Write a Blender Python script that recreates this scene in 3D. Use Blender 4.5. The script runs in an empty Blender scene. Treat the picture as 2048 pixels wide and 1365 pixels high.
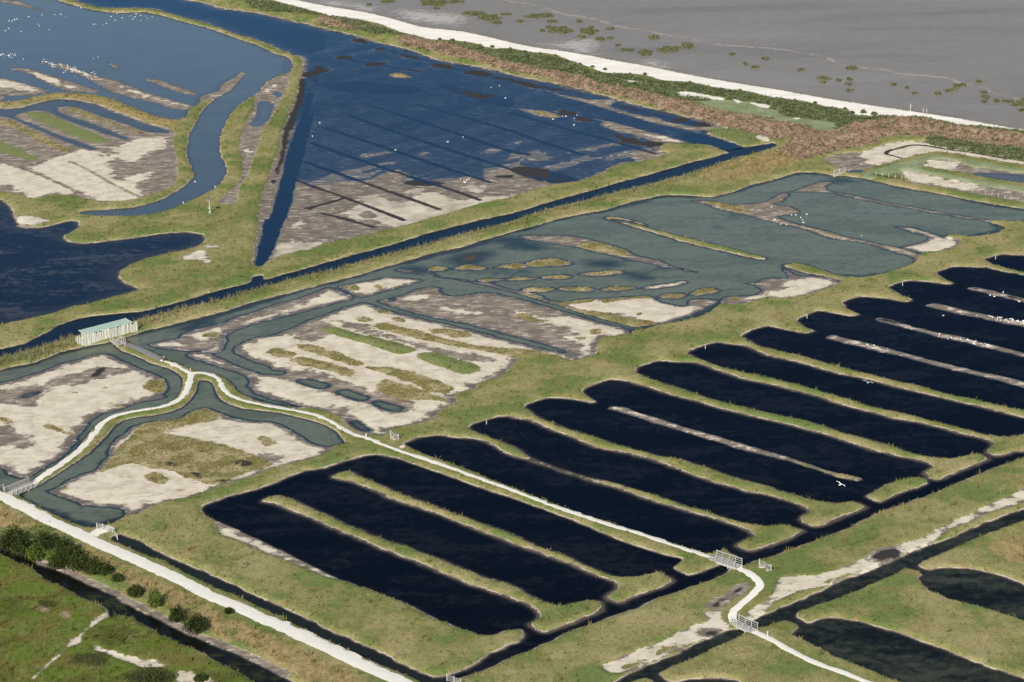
import bpy, bmesh, math, random
import numpy as np
from mathutils import Vector, Matrix

# ------------------------------------------------------------------ camera, sky, sun, exposure
F_PX, CAM_H, PITCH, ROLL = 5950.0, 175.0, math.radians(18.0), math.radians(1.5)
SUN_EL, SUN_AZ_LEFT = math.radians(31.0), math.radians(14.0)   # sun stands behind the camera, a little to its left
scene = bpy.context.scene
COL = scene.collection
cam_data = bpy.data.cameras.new("camera")
cam_data.sensor_width = 36.0
cam_data.lens = 36.0 * F_PX / 2048.0
cam_data.clip_start = 5.0
cam_data.clip_end = 20000.0
cam = bpy.data.objects.new("camera", cam_data)
COL.objects.link(cam)
CAM_ROT = Matrix.Rotation(math.radians(90.0) - PITCH, 3, 'X') @ Matrix.Rotation(-ROLL, 3, 'Z')
cam.matrix_world = Matrix.Translation((0, 0, CAM_H)) @ CAM_ROT.to_4x4()
scene.camera = cam

world = bpy.data.worlds.new("World")
scene.world = world
world.use_nodes = True
wn = world.node_tree
wn.nodes.clear()
sky = wn.nodes.new("ShaderNodeTexSky")
sky.sky_type = 'NISHITA'
sky.sun_disc = False
sky.sun_elevation = SUN_EL
sky.sun_rotation = math.pi + SUN_AZ_LEFT
sky.air_density = 1.0
sky.dust_density = 0.25
sky.ozone_density = 1.6
bg = wn.nodes.new("ShaderNodeBackground")
bg.inputs[1].default_value = 0.075
wo = wn.nodes.new("ShaderNodeOutputWorld")
wn.links.new(sky.outputs[0], bg.inputs[0])
wn.links.new(bg.outputs[0], wo.inputs[0])

sun_data = bpy.data.lights.new("sun", 'SUN')
sun_data.energy = 4.2
sun_data.angle = math.radians(0.5)
sun_data.color = (1.0, 0.935, 0.83)
sun = bpy.data.objects.new("sun", sun_data)
to_sun = Vector((-math.sin(SUN_AZ_LEFT) * math.cos(SUN_EL), -math.cos(SUN_AZ_LEFT) * math.cos(SUN_EL), math.sin(SUN_EL)))
sun.rotation_euler = to_sun.to_track_quat('Z', 'Y').to_euler()
COL.objects.link(sun)

scene.view_settings.view_transform = 'Standard'
scene.view_settings.look = 'None'
scene.view_settings.gamma = 1.0
scene.view_settings.exposure = 0.6
scene.view_settings.use_curve_mapping = False
scene.cycles.transparent_max_bounces = 6
scene.cycles.max_bounces = 5

rng = np.random.default_rng(7)
random.seed(11)

# ------------------------------------------------------------------ map sketch: image points dropped onto the ground plane
ZO = {1: (0, 0), 2: (512, 0), 3: (1024, 0), 4: (1536, 0), 5: (0, 440), 6: (512, 440), 7: (1024, 440), 8: (1536, 440),
      9: (0, 905), 10: (512, 905), 11: (1024, 905), 12: (1536, 905)}
ZS = 512.0 / 1519.0

def at(u, v, z=0.0):
    d = CAM_ROT @ Vector(((u - 1024.0) / F_PX, -(v - 682.5) / F_PX, -1.0))
    t = (z - CAM_H) / d.z
    return Vector((d.x * t, d.y * t, z))

PZ = [0.0]
def pts(text):
    out, k = [], None
    for tok in text.split():
        if tok[0] == 'Z':
            k = int(tok[1:])
        elif tok[0] == 'P':
            k = None
        else:
            a, b = tok.split(',')
            a, b = float(a), float(b)
            if k is not None:
                a, b = ZO[k][0] + a * ZS, ZO[k][1] + b * ZS
            w = at(a, b, PZ[0])
            out.append((w.x, w.y))
    return np.array(out)

def smooth(p, closed=True, n=3):
    m = len(p)
    res = []
    rngi = range(m) if closed else range(m - 1)
    for i in rngi:
        p0 = p[(i - 1) % m] if closed or i > 0 else p[i]
        p1 = p[i]
        p2 = p[(i + 1) % m]
        p3 = p[(i + 2) % m] if closed or i + 2 < m else p[(i + 1) % m]
        d = max(np.hypot(*(p2 - p1)), 1e-6)
        m1, m2 = (p2 - p0) * 0.5, (p3 - p1) * 0.5
        for mm in (m1, m2):
            l = np.hypot(*mm)
            if l > d * 0.9:
                mm *= d * 0.9 / l
        for k in range(n):
            t = k / n
            t2, t3 = t * t, t * t * t
            res.append((2 * t3 - 3 * t2 + 1) * p1 + (t3 - 2 * t2 + t) * m1 + (-2 * t3 + 3 * t2) * p2 + (t3 - t2) * m2)
    if not closed:
        res.append(p[-1])
    return np.array(res)

# ------------------------------------------------------------------ terrain grid
corners = [at(-60, 1400), at(2110, 1400), at(-60, -30), at(2110, -30)]
XA, XB = min(c.x for c in corners) - 6, max(c.x for c in corners) + 6
YA, YB = min(c.y for c in corners) - 4, max(c.y for c in corners) + 8
DX, DY = 0.44, 0.54

def axis(a, b, d):
    core = np.arange(a, b, d)
    g, s, lo, hi = d, 0.0, [], []
    while s < 6000:
        g *= 1.35
        s += g
        lo.append(core[0] - s)
        hi.append(core[-1] + s)
    return np.concatenate([np.array(lo[::-1]), core, np.array(hi)])

GX, GY = axis(XA, XB, DX), axis(YA, YB, DY)
NX, NY = len(GX), len(GY)
print("grid", NX, NY, "x", XA, XB, "y", YA, YB)

def vnoise(scale, seed, octaves=3):
    r = np.random.default_rng(seed)
    out = np.zeros((NY, NX))
    amp, tot = 1.0, 0.0
    for o in range(octaves):
        n = 256
        tab = r.random((n, n)) * 2 - 1
        s = scale * (2 ** o)
        fx, fy = GX * s + 31.7 * o, GY * s + 11.3 * o
        ix, iy = np.floor(fx).astype(int), np.floor(fy).astype(int)
        tx, ty = fx - ix, fy - iy
        tx, ty = tx * tx * (3 - 2 * tx), ty * ty * (3 - 2 * ty)
        ix0, ix1, iy0, iy1 = ix % n, (ix + 1) % n, iy % n, (iy + 1) % n
        a = tab[np.ix_(iy0, ix0)] * (1 - tx) + tab[np.ix_(iy0, ix1)] * tx
        b = tab[np.ix_(iy1, ix0)] * (1 - tx) + tab[np.ix_(iy1, ix1)] * tx
        out += amp * (a * (1 - ty)[:, None] + b * ty[:, None])
        tot += amp
        amp *= 0.5
    return out / tot

N_LOW, N_MID, N_EDGE = vnoise(0.06, 1), vnoise(0.25, 2), vnoise(0.7, 3)
SDMAX = 6.0
_a, _b = at(640, 300), at(1000, 420)
STRIP0 = math.atan2(_b.y - _a.y, _b.x - _a.x)

def streak_noise(ang, su, sv, seed):
    r = np.random.default_rng(seed)
    X, Y = np.meshgrid(GX, GY)
    u, v = (X * math.cos(ang) + Y * math.sin(ang)), (-X * math.sin(ang) + Y * math.cos(ang))
    out, amp = np.zeros((NY, NX)), 1.0
    for o in range(3):
        tab = r.random((256, 256)) * 2 - 1
        fu, fv = u * su * 2 ** o, v * sv * 2 ** o
        iu, iv = np.floor(fu).astype(int), np.floor(fv).astype(int)
        tu, tv = fu - iu, fv - iv
        tu, tv = tu * tu * (3 - 2 * tu), tv * tv * (3 - 2 * tv)
        iu0, iu1, iv0, iv1 = iu % 256, (iu + 1) % 256, iv % 256, (iv + 1) % 256
        out += amp * ((tab[iv0, iu0] * (1 - tu) + tab[iv0, iu1] * tu) * (1 - tv) + (tab[iv1, iu0] * (1 - tu) + tab[iv1, iu1] * tu) * tv)
        amp *= 0.5
    return out / 1.75
N_STRK = streak_noise(0.75, 0.045, 0.22, 8)

def sdf(poly, margin=SDMAX, jitter=0.3):
    """signed distance, positive inside; returns (slice, array)"""
    x0, y0 = poly.min(0) - margin
    x1, y1 = poly.max(0) + margin
    i0, i1 = max(0, np.searchsorted(GX, x0) - 1), min(NX, np.searchsorted(GX, x1) + 1)
    j0, j1 = max(0, np.searchsorted(GY, y0) - 1), min(NY, np.searchsorted(GY, y1) + 1)
    X, Y = GX[i0:i1], GY[j0:j1]
    D = np.full((len(Y), len(X)), margin)
    inside = np.zeros((len(Y), len(X)), bool)
    m = len(poly)
    for e in range(m):
        ax, ay = poly[e]
        bx, by = poly[(e + 1) % m]
        a, b = max(0, np.searchsorted(X, min(ax, bx) - margin)), np.searchsorted(X, max(ax, bx) + margin)
        c, d = max(0, np.searchsorted(Y, min(ay, by) - margin)), np.searchsorted(Y, max(ay, by) + margin)
        if b > a and d > c:
            px, py = X[a:b][None, :] - ax, Y[c:d][:, None] - ay
            ex, ey = bx - ax, by - ay
            t = np.clip((px * ex + py * ey) / max(ex * ex + ey * ey, 1e-9), 0, 1)
            dist = np.hypot(px - t * ex, py - t * ey)
            np.minimum(D[c:d, a:b], dist, out=D[c:d, a:b])
        if ay != by:
            c, d = np.searchsorted(Y, min(ay, by)), np.searchsorted(Y, max(ay, by))
            if d > c:
                xc = ax + (Y[c:d] - ay) / (by - ay) * (bx - ax)
                inside[c:d] ^= X[None, :] < xc[:, None]
    S = np.where(inside, D, -D)
    sl = (slice(j0, j1), slice(i0, i1))
    if jitter:
        S = S + jitter * (1.25 * N_EDGE[sl] + 0.8 * N_MID[sl])
    return sl, S

def line_sd(poly, half, margin=SDMAX):
    """distance field of an open line: positive within half width"""
    p = poly
    x0, y0 = p.min(0) - margin
    x1, y1 = p.max(0) + margin
    i0, i1 = max(0, np.searchsorted(GX, x0) - 1), min(NX, np.searchsorted(GX, x1) + 1)
    j0, j1 = max(0, np.searchsorted(GY, y0) - 1), min(NY, np.searchsorted(GY, y1) + 1)
    X, Y = GX[i0:i1], GY[j0:j1]
    D = np.full((len(Y), len(X)), margin)
    for e in range(len(p) - 1):
        ax, ay = p[e]
        bx, by = p[e + 1]
        a, b = max(0, np.searchsorted(X, min(ax, bx) - margin)), np.searchsorted(X, max(ax, bx) + margin)
        c, d = max(0, np.searchsorted(Y, min(ay, by) - margin)), np.searchsorted(Y, max(ay, by) + margin)
        if b > a and d > c:
            px, py = X[a:b][None, :] - ax, Y[c:d][:, None] - ay
            ex, ey = bx - ax, by - ay
            t = np.clip((px * ex + py * ey) / max(ex * ex + ey * ey, 1e-9), 0, 1)
            dist = np.hypot(px - t * ex, py - t * ey)
            np.minimum(D[c:d, a:b], dist, out=D[c:d, a:b])
    return (slice(j0, j1), slice(i0, i1)), half - D

LAND = 0.50
H = LAND + 0.07 * N_LOW + 0.05 * N_MID
ATTR = {k: np.full((NY, NX), -SDMAX, np.float32) for k in
        ('flat', 'mud', 'sand', 'beach', 'brush', 'straw', 'lush', 'veg', 'pale', 'dark', 'shrub', 'tidal', 'foam', 'meadow')}
WID = np.zeros((NY, NX), np.int16)      # which body of water
SEG = np.zeros((NY, NX), np.int16)      # which piece of ground
WNAMES, SNAMES = {}, {}

def water(key, text, out=0.75, slope=0.5, depth=0.6, sm=True, jit=0.3):
    p = pts(text)
    sl, S = sdf(smooth(p) if sm else p, jitter=jit)
    h = H[sl]
    prof = np.where(S > 0, -np.minimum(S * slope, depth), -S * out)
    H[sl] = np.minimum(h, prof)
    if key not in WNAMES:
        WNAMES[key] = len(WNAMES) + 1
    w = WID[sl]
    w[S > -2.2] = WNAMES[key]

def fill(text, top, slope=0.6, flat=False, seg=None, jit=0.3, sand=None, veg=None, rim=0.0, grow=0.0):
    """raise an island, a bank or a flat out of the water"""
    p = pts(text)
    sl, S = sdf(smooth(p), jitter=jit)
    S = S + grow
    prof = np.where(S > 0, np.minimum(np.maximum(S * slope, np.minimum(S * 0.06, 0.1) if rim else 0), top), S * 0.5)
    if rim:
        prof = np.where(S > 0, np.where(S < rim, S * 0.05, np.minimum(rim * 0.05 + (S - rim) * slope, top)), S * 0.3)
    tex = 0.03 * N_MID[sl] if flat else 0.06 * N_MID[sl]
    prof = np.where(S > 1.0, prof + tex, prof)
    H[sl] = np.maximum(H[sl], prof)
    a = ATTR['flat'][sl]
    if flat:
        np.maximum(a, S, out=a)
    else:
        np.minimum(a, -S, out=a)
    if sand is not None:
        b = ATTR['sand'][sl]
        np.maximum(b, S - sand, out=b)
    if veg is not None:
        b = ATTR['veg'][sl]
        np.maximum(b, S - veg, out=b)
    if seg:
        sid = len(SNAMES) + 1
        SNAMES[sid] = seg
        SEG[sl][S > -0.6] = sid

def carve(text, level, out=0.6, sand=None, jit=0.3, seg=None):
    """a bare flat sunk a little below the grass"""
    sl, S = sdf(smooth(pts(text)), jitter=jit)
    prof = level + np.maximum(0, -S) * out + 0.02 * N_MID[sl]
    H[sl] = np.minimum(H[sl], prof)
    a = ATTR['flat'][sl]
    np.maximum(a, S, out=a)
    if sand is not None:
        b = ATTR['sand'][sl]
        np.maximum(b, S - sand, out=b)
    if seg:
        sid = len(SNAMES) + 1
        SNAMES[sid] = seg
        SEG[sl][S > 0] = sid

def paint(key, *texts, erase=False, grow=0.0, lift=0.0):
    for text in texts:
        sl, S = sdf(smooth(pts(text)), jitter=0.35)
        a = ATTR[key][sl]
        if erase:
            np.minimum(a, -S - grow, out=a)
        else:
            np.maximum(a, S + grow, out=a)
        if lift:
            H[sl] += np.clip(S * 0.5, 0, 1) * lift

def ditch(text, half=0.5, depth=0.3, key='dark', sm=True, grow=0.1):
    p = pts(text)
    sl, S = line_sd(smooth(p, closed=False) if sm else p, half)
    S = S + 0.16 * N_EDGE[sl] + 0.22 * N_MID[sl]
    a = ATTR[key][sl]
    np.maximum(a, S + grow, out=a)
    H[sl] -= np.clip(S / half, 0, 1) * depth

def height(x, y):
    i = int(np.clip(np.searchsorted(GX, x) - 1, 0, NX - 2))
    j = int(np.clip(np.searchsorted(GY, y) - 1, 0, NY - 2))
    tx, ty = (x - GX[i]) / (GX[i + 1] - GX[i]), (y - GY[j]) / (GY[j + 1] - GY[j])
    return float((H[j, i] * (1 - tx) + H[j, i + 1] * tx) * (1 - ty) + (H[j + 1, i] * (1 - tx) + H[j + 1, i + 1] * tx) * ty)

def heights(P, grid=None):
    g = H if grid is None else grid
    i = np.clip(np.searchsorted(GX, P[:, 0]) - 1, 0, NX - 2)
    j = np.clip(np.searchsorted(GY, P[:, 1]) - 1, 0, NY - 2)
    tx = (P[:, 0] - GX[i]) / (GX[i + 1] - GX[i])
    ty = (P[:, 1] - GY[j]) / (GY[j + 1] - GY[j])
    return (g[j, i] * (1 - tx) + g[j, i + 1] * tx) * (1 - ty) + (g[j + 1, i] * (1 - tx) + g[j + 1, i + 1] * tx) * ty
# ------------------------------------------------------------------ the marsh, north-west to south-east
DYKE = ("Z1 1090,-60 1100,0 1200,20 1300,50 1400,65 Z2 0,80 150,115 300,150 430,180 560,210 680,245 780,270 900,300 1000,335 "
        "1100,365 1250,390 1400,420 Z3 0,450 150,480 300,510 450,550 600,590 700,620 850,655 1000,690 1130,720 1230,755 1265,765 ")
LEVEE_E = ("Z2 10,1300 20,1250 45,1150 80,1050 100,980 140,900 145,830 165,760 190,700 230,600 255,540 260,470 280,420 290,380 "
           "280,345 230,325 130,290 60,255 Z1 1400,200 1300,165 1200,130 1100,105 950,65 850,50 650,50 560,35 450,5 380,-60 ")
# tidal side: beach falling to the mud, then to the sea
BEACH_UP = ("Z2 -60,-60 230,0 400,35 560,60 700,85 850,125 1000,165 1200,185 1350,215 Z3 0,255 150,285 300,305 450,330 600,360 "
            "750,385 900,415 1100,455 1300,490 Z4 0,525 200,560 400,595 600,625 800,655 1000,685 1200,715 1400,750 1519,770 1760,815 ")
BEACH_LO = ("1760,840 1519,778 1400,768 1300,755 1150,745 1000,710 900,700 800,695 700,690 600,695 500,680 470,650 350,640 250,610 "
            "100,590 0,575 Z3 1400,545 1300,535 1200,520 1050,490 900,480 800,450 700,440 560,435 480,410 430,390 340,360 240,325 "
            "150,315 80,310 0,290 Z2 1400,290 1300,260 1150,240 1050,240 950,215 850,190 750,150 600,115 450,100 350,70 200,30 100,5 -160,-60 ")
FOAM = ("Z2 1200,-70 Z3 -80,-15 0,5 160,30 290,75 350,85 500,110 630,150 780,175 930,205 1040,215 1130,245 1300,265 1519,280 "
        "Z4 100,290 200,310 350,335 430,380 560,395 700,410 780,430 900,440 1080,460 1140,490 1280,510 1340,545 1519,590 1700,640 ")
PZ[0] = 0.4
up = pts(BEACH_UP)
far = np.array([[4500, up[-1][1] - 900], [5000, 6500], [-3500, 6500], [up[0][0] - 900, up[0][1] + 1600]])
sl, S = sdf(np.vstack([smooth(up, closed=False), far]), margin=60.0, jitter=0.6)
H[sl] = np.where(S > 0, np.maximum(0.36 - 0.012 * S, 0.02), H[sl])
np.maximum(ATTR['flat'][sl], np.minimum(S, SDMAX), out=ATTR['flat'][sl])
np.maximum(ATTR['tidal'][sl], np.minimum(S, SDMAX), out=ATTR['tidal'][sl])
SNAMES[1] = ('tidal_mudflat', 'grey tidal mudflat beyond the white beach', 'mudflat')
SEG[sl][S > 0] = 1
fo = pts(FOAM)
far = np.array([[4500, fo[-1][1] - 400], [5000, 6500], [-3500, 6500], [fo[0][0] - 900, fo[0][1] + 1600]])
sl, S = sdf(np.vstack([smooth(fo, closed=False), far]), margin=60.0, jitter=1.2)
H[sl] = np.where(S > -25, np.where(S > 0, 0.12, np.minimum(H[sl], 0.12 - S * 0.008)), H[sl]) \
    + np.where(np.abs(S) < 30, 0.010 * N_MID[sl] + 0.012 * N_LOW[sl], 0)
WNAMES['sea'] = 1
out_ = np.array([fo[0] + [-60, 175], fo[len(fo) // 2] + [40, 190], fo[-1] + [160, 160]])
far = np.array([[5200, out_[-1][1] - 400], [5600, 6500], [-3800, 6500], [out_[0][0] - 900, out_[0][1] + 1600]])
sl, S = sdf(np.vstack([out_, far]), margin=60.0, jitter=1.0)
H[sl] = np.where(S > -20, np.where(S > 0, -np.minimum(S * 0.006, 0.8), np.minimum(H[sl], -S * 0.006)), H[sl])
WID[sl][S > -3] = 1
sl, S = line_sd(smooth(fo, closed=False), 0.45)
S += 0.7 * N_EDGE[sl] + 0.5 * N_MID[sl]
np.maximum(ATTR['foam'][sl], S, out=ATTR['foam'][sl])
H[sl] += np.clip(S, 0, 0.6) * 0.05
carve(BEACH_UP + BEACH_LO, 0.5, out=0.05, seg=('beach', 'white shell sand beach strip between shrubs and tidal mud', 'beach'))
paint('beach', BEACH_UP + BEACH_LO)
paint('tidal', BEACH_UP + BEACH_LO, erase=True)
PZ[0] = 0.0
# sand streaks washed onto the tidal mud
for t in ("Z3 190,270 300,255 420,240 500,250 480,330 380,320 280,290", "Z2 850,60 1000,70 1250,100 1200,150 1000,140 850,105",
          "Z3 760,370 850,368 910,390 880,408 800,395", "Z2 400,5 560,25 700,50 680,75 520,48 400,30"):
    paint('pale', t)

# dyke: a grassy slope up from the blue lagoon to a broad crest under brush and shrubs
PZ[0] = 0.0
dl = smooth(pts(DYKE + "Z3 1519,800 Z4 60,870 180,935 400,885 640,835 850,790 1100,815 1519,875 1760,915"), closed=False)
PZ[0] = 0.5
bl = smooth(pts("Z4 " + BEACH_LO), closed=False)
sl, S = sdf(np.vstack([dl, bl]), jitter=0.25, margin=9.0)
H[sl] += np.clip((S - 0.3) * 0.22, 0, 1.0) + 0.05 * N_MID[sl] * (S > 0.5)
PZ[0] = 1.25
paint('brush', "Z2 380,100 500,105 620,140 640,165 540,160 400,130", "Z2 850,210 950,220 1050,250 1180,270 1300,310 Z3 0,375 100,390 180,410 "
      "300,430 420,460 540,500 680,520 800,550 900,575 1050,610 1150,640 1300,670 1420,690 1519,715 Z4 100,730 200,750 280,780 400,790 500,740 "
      "620,720 760,705 900,710 1050,730 1200,760 1350,775 1519,800 1650,830 1650,900 1519,870 1400,850 1250,830 1100,810 950,790 850,785 700,790 "
      "640,830 520,850 400,880 280,910 180,930 100,900 60,880 130,830 80,810 0,800 Z3 1440,775 1350,750 1240,720 1150,690 1060,665 960,640 "
      "850,610 760,585 660,555 540,530 450,510 340,490 240,455 150,430 60,415 0,410 Z2 1400,370 1200,330 1000,280 880,250")
SHRUB = ("Z2 -60,0 100,15 350,80 600,125 850,200 950,225 1100,250 1300,270 1400,300 Z3 0,300 150,325 240,335 340,375 480,430 700,450 900,490 1050,500 "
         "1200,525 1300,540 1400,550 Z4 0,578 250,615 350,645 470,660 500,690 600,700 720,690 780,700 620,718 500,738 400,770 420,738 300,718 200,708 "
         "100,698 60,658 Z3 1519,648 1450,618 1350,598 1250,588 1100,595 1000,590 900,570 800,545 680,515 540,495 420,455 300,425 180,405 100,385 0,370 "
         "Z2 1300,305 1180,265 1050,245 950,215 850,205 700,190 600,165 400,90 250,75 0,40")
paint('shrub', SHRUB)
paint('shrub', "Z4 760,695 900,700 1000,712 1150,747 1300,757 1519,785 1700,830 1700,850 1519,805 1350,778 1200,762 1050,732 900,712",
      "Z4 950,795 1100,812 1250,832 1400,852 1519,872 1650,900 1650,960 1519,930 1400,915 1250,885 1100,860 980,835")
paint('pale', "Z3 1100,595 1250,590 1350,600 1450,620 1519,650 Z4 60,660 100,700 200,710 300,720 420,740 390,780 300,770 150,740 60,725 0,715 "
      "Z3 1400,680 1250,650 1150,620",
      "Z4 560,1015 640,990 800,945 880,930 980,903 1100,915 1250,940 1519,985 1650,1005 1650,1035 1519,1020 1350,1000 1200,980 1150,960 1050,940 "
      "950,945 920,980 1000,1002 1180,1035 1280,1055 1519,1090 1650,1110 1650,1150 1519,1130 1200,1078 950,1028 780,1010 650,1030 600,1045")

paint('beach', "Z3 975,545 1050,545 1150,560 1270,585 1200,592 1100,577 1000,572", "Z3 660,476 720,478 780,497 700,492",
      "Z3 1410,612 1519,632 1519,648 1470,642", "Z3 1310,582 1370,605 1340,608", "Z4 -20,622 22,640 0,652", "Z4 150,712 180,698 187,714")
PZ[0] = 0.3
# salt pans by the dyke
carve("Z4 350,930 420,910 540,900 620,880 720,845 820,835 950,840 1080,865 1250,890 1400,925 1519,945 1650,970 1650,1000 1519,975 1400,960 1250,935 "
      "1100,910 980,900 880,925 800,940 720,965 640,985 560,1010 520,1020 480,1010 400,990 345,960", 0.12,
      seg=('salt_pan', 'pale dry salt pan with a dark winding crack behind the sluice', 'salt pan'))
paint('sand', "Z4 560,905 620,882 720,847 820,837 950,842 1080,867 1250,892 1400,927 1519,947 1650,972 1650,998 1519,972 1400,957 1250,932 1100,908 "
      "980,898 880,922 800,937 720,960 640,978 590,960 550,930")
water('sluice_pool', "Z4 470,1008 550,1002 565,1018 500,1026", slope=0.3, depth=0.3)
ditch("Z4 795,935 740,920 700,910 720,890 780,875 850,858 930,860 1050,880 1200,900 1400,935 1519,950 1650,975", 0.45, 0.15)
carve("Z4 920,980 950,950 1050,945 1150,965 1200,985 1350,1005 1519,1025 1650,1040 1650,1100 1519,1085 1400,1070 1280,1050 1180,1030 1080,1015 1000,1000", 0.1)
paint('sand', "Z4 930,978 955,953 1050,948 1140,968 1080,1000 1000,992")
water('pan_water', "Z4 1220,1025 1300,1018 1519,1030 1650,1042 1650,1095 1519,1085 1380,1065 1260,1045", slope=0.05, depth=0.12)
carve("Z4 780,1015 850,1010 950,1035 1080,1060 1200,1085 1350,1110 1519,1140 1650,1160 1650,1230 1519,1200 1400,1180 1250,1155 1100,1125 950,1100 800,1065", 0.1)
paint('sand', "Z4 785,1018 850,1013 950,1038 1080,1063 1200,1088 1300,1105 1200,1125 1080,1108 950,1088 800,1050")
paint('dark', "Z4 630,1040 700,1048 800,1062 790,1068 690,1056")
paint('lush', "Z4 690,1040 750,1005 800,1015 795,1060")

PZ[0] = 0.0
# north-west lagoon, its creek and its mud strips
water('lagoon', "P -160,-120 60,-90 Z1 300,-60 335,0 480,45 600,70 700,80 850,75 950,95 1100,135 1250,175 1400,230 Z2 0,270 110,320 190,345 215,390 "
      "190,435 100,465 Z1 1480,540 1450,430 1380,470 1320,500 1290,545 1200,572 1180,620 1130,650 1110,675 1090,705 1040,715 950,700 850,665 720,615 "
      "600,575 450,560 330,560 200,580 100,605 0,612 P -160,215", slope=0.12, depth=0.35, out=0.5)
water('lagoon', "Z1 1500,430 1460,440 1420,480 1380,530 1290,585 1215,650 1170,720 1130,800 1115,880 1125,960 1155,1040 1120,1090 1050,1140 950,1190 "
      "820,1230 700,1245 560,1252 475,1262 490,1275 600,1285 800,1283 950,1265 1080,1215 1200,1160 1280,1110 1330,1050 1340,1000 1310,940 1300,870 "
      "1310,790 1350,700 1400,640 1450,600 Z2 0,555 60,490 100,465 60,440", slope=0.4, depth=0.6, out=0.4)
mudstrip = ('islet', 'low mud strip with bare sand streaks in the lagoon', 'islet')
for t in ("Z1 -200,430 -50,460 60,470 150,495 290,540 200,565 80,572 -50,560 -200,520", "Z1 -80,565 45,576 0,602 -80,605",
          "Z1 50,410 150,405 250,430 400,475 530,520 610,545 560,550 440,548 330,520 240,480 170,440",
          "Z1 230,370 330,380 420,390 540,440 700,480 850,540 980,580 1140,625 1150,640 1080,655 990,640 900,610 760,580 640,540 560,490 430,430 330,400",
          "Z1 860,465 960,480 1080,520 1180,560 1160,568 1050,550 950,510 870,482", "Z1 -60,-30 60,0 140,15 270,68 200,58 100,33 -60,0",
          "P 212,124 228,128 243,139 236,141 220,134"):
    fill(t, 0.13, 0.07, flat=True, seg=mudstrip)
paint('sand', "Z1 -40,470 60,478 140,505 230,535 180,550 60,530 -40,520", "Z1 160,425 260,445 380,490 470,530 400,530 300,500 200,460",
      "Z1 700,500 850,555 1000,600 1140,632 1050,632 900,590 760,545", "Z1 400,400 480,420 560,455 500,452 420,425", grow=-0.5)
carve("Z1 1480,425 1430,440 1370,470 1320,500 1290,545 1200,572 1180,600 1230,606 1300,575 1380,528 1430,475", 0.16)
# comb-shaped pond and the bare flat south of it
carve("Z1 -90,650 -30,650 150,640 350,595 560,625 850,730 1000,770 1040,790 1030,850 1045,930 1060,1010 1040,1080 980,1130 880,1165 800,1190 640,1205 "
      "530,1190 420,1165 320,1165 200,1185 120,1160 0,1140 -90,1130", 0.13,
      seg=('mudflat', 'brown mudflat with white dried patches below the comb shaped pond', 'mudflat'))
water('comb_pond', "Z1 -90,650 60,650 150,640 250,610 350,595 440,600 560,625 650,660 760,700 850,735 960,765 1010,785 940,790 860,780 780,750 700,720 600,690 "
      "500,655 420,635 340,640 360,670 440,700 560,740 660,780 780,830 720,825 640,800 540,765 440,730 340,690 280,660 180,660 100,680 90,700 200,740 "
      "300,785 430,830 580,885 540,890 440,860 330,815 210,765 110,720 40,695 -90,690", slope=0.1, depth=0.2, out=0.15, jit=0.2)
paint('sand', "Z1 615,875 700,880 760,850 830,820 900,825 1000,815 970,850 990,875 900,900 840,930 800,965 740,955 690,940 640,985 680,1020 700,1075 "
      "800,1040 900,1030 860,1070 800,1090 840,1130 850,1170 760,1195 640,1203 560,1180 440,1130 340,1090 250,1040 190,1000 270,960 400,920 480,890 "
      "560,900 640,935 700,905", "Z1 -90,975 80,990 160,1010 250,1055 340,1090 440,1140 380,1160 300,1150 200,1185 100,1140 60,1100 -90,1100",
      "Z1 100,1290 180,1300 260,1310 300,1325 180,1345 120,1340")
ditch("Z1 410,960 520,1010 640,1080 780,1150 850,1180", 0.4, 0.05, key='mud')
ditch("Z1 0,960 120,1000 250,1045 400,1115 560,1195", 0.5, 0.05, key='mud')
paint('veg', "Z1 390,640 450,640 560,690 700,745 850,790 880,805 800,790 700,755 560,715 440,670",
      "Z1 -90,700 60,720 160,765 300,830 410,890 390,910 280,870 150,800 60,755 -90,720", lift=0.1)
paint('lush', "Z1 150,675 250,670 380,720 500,770 640,830 660,845 560,850 430,810 300,750 200,710", "Z1 -90,810 60,860 160,910 220,945 180,960 90,930 -90,880", lift=0.06)
paint('straw', "Z1 -60,620 100,615 200,590 330,568 450,568 600,583 720,625 850,680 950,712 1040,722 1000,760 850,725 700,670 560,620 440,595 340,590 200,605 0,640")
# mud and pools between creek and levee
carve("Z2 0,580 50,520 110,470 180,450 200,430 195,480 170,560 130,640 90,700 40,780 20,850 Z1 1500,950 1470,1040 1430,1100 1400,1190 1370,1220 1290,1210 "
      "1330,1170 1400,1110 1440,1050 1440,950 1420,890 1440,780 1480,700 1510,640", 0.1)
water('marsh_pool', "Z2 95,560 120,545 155,560 130,580", slope=0.1, depth=0.15)
water('marsh_pool', "Z1 1480,740 1519,690 Z2 10,615 50,600 110,620 95,660 80,700 40,745 0,755", slope=0.08, depth=0.15)
paint('sand', "Z2 50,545 90,515 130,500 80,550", "Z1 1450,880 1490,875 1480,935 1460,930", "Z2 -20,670 30,675 0,690", grow=-0.2)

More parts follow.
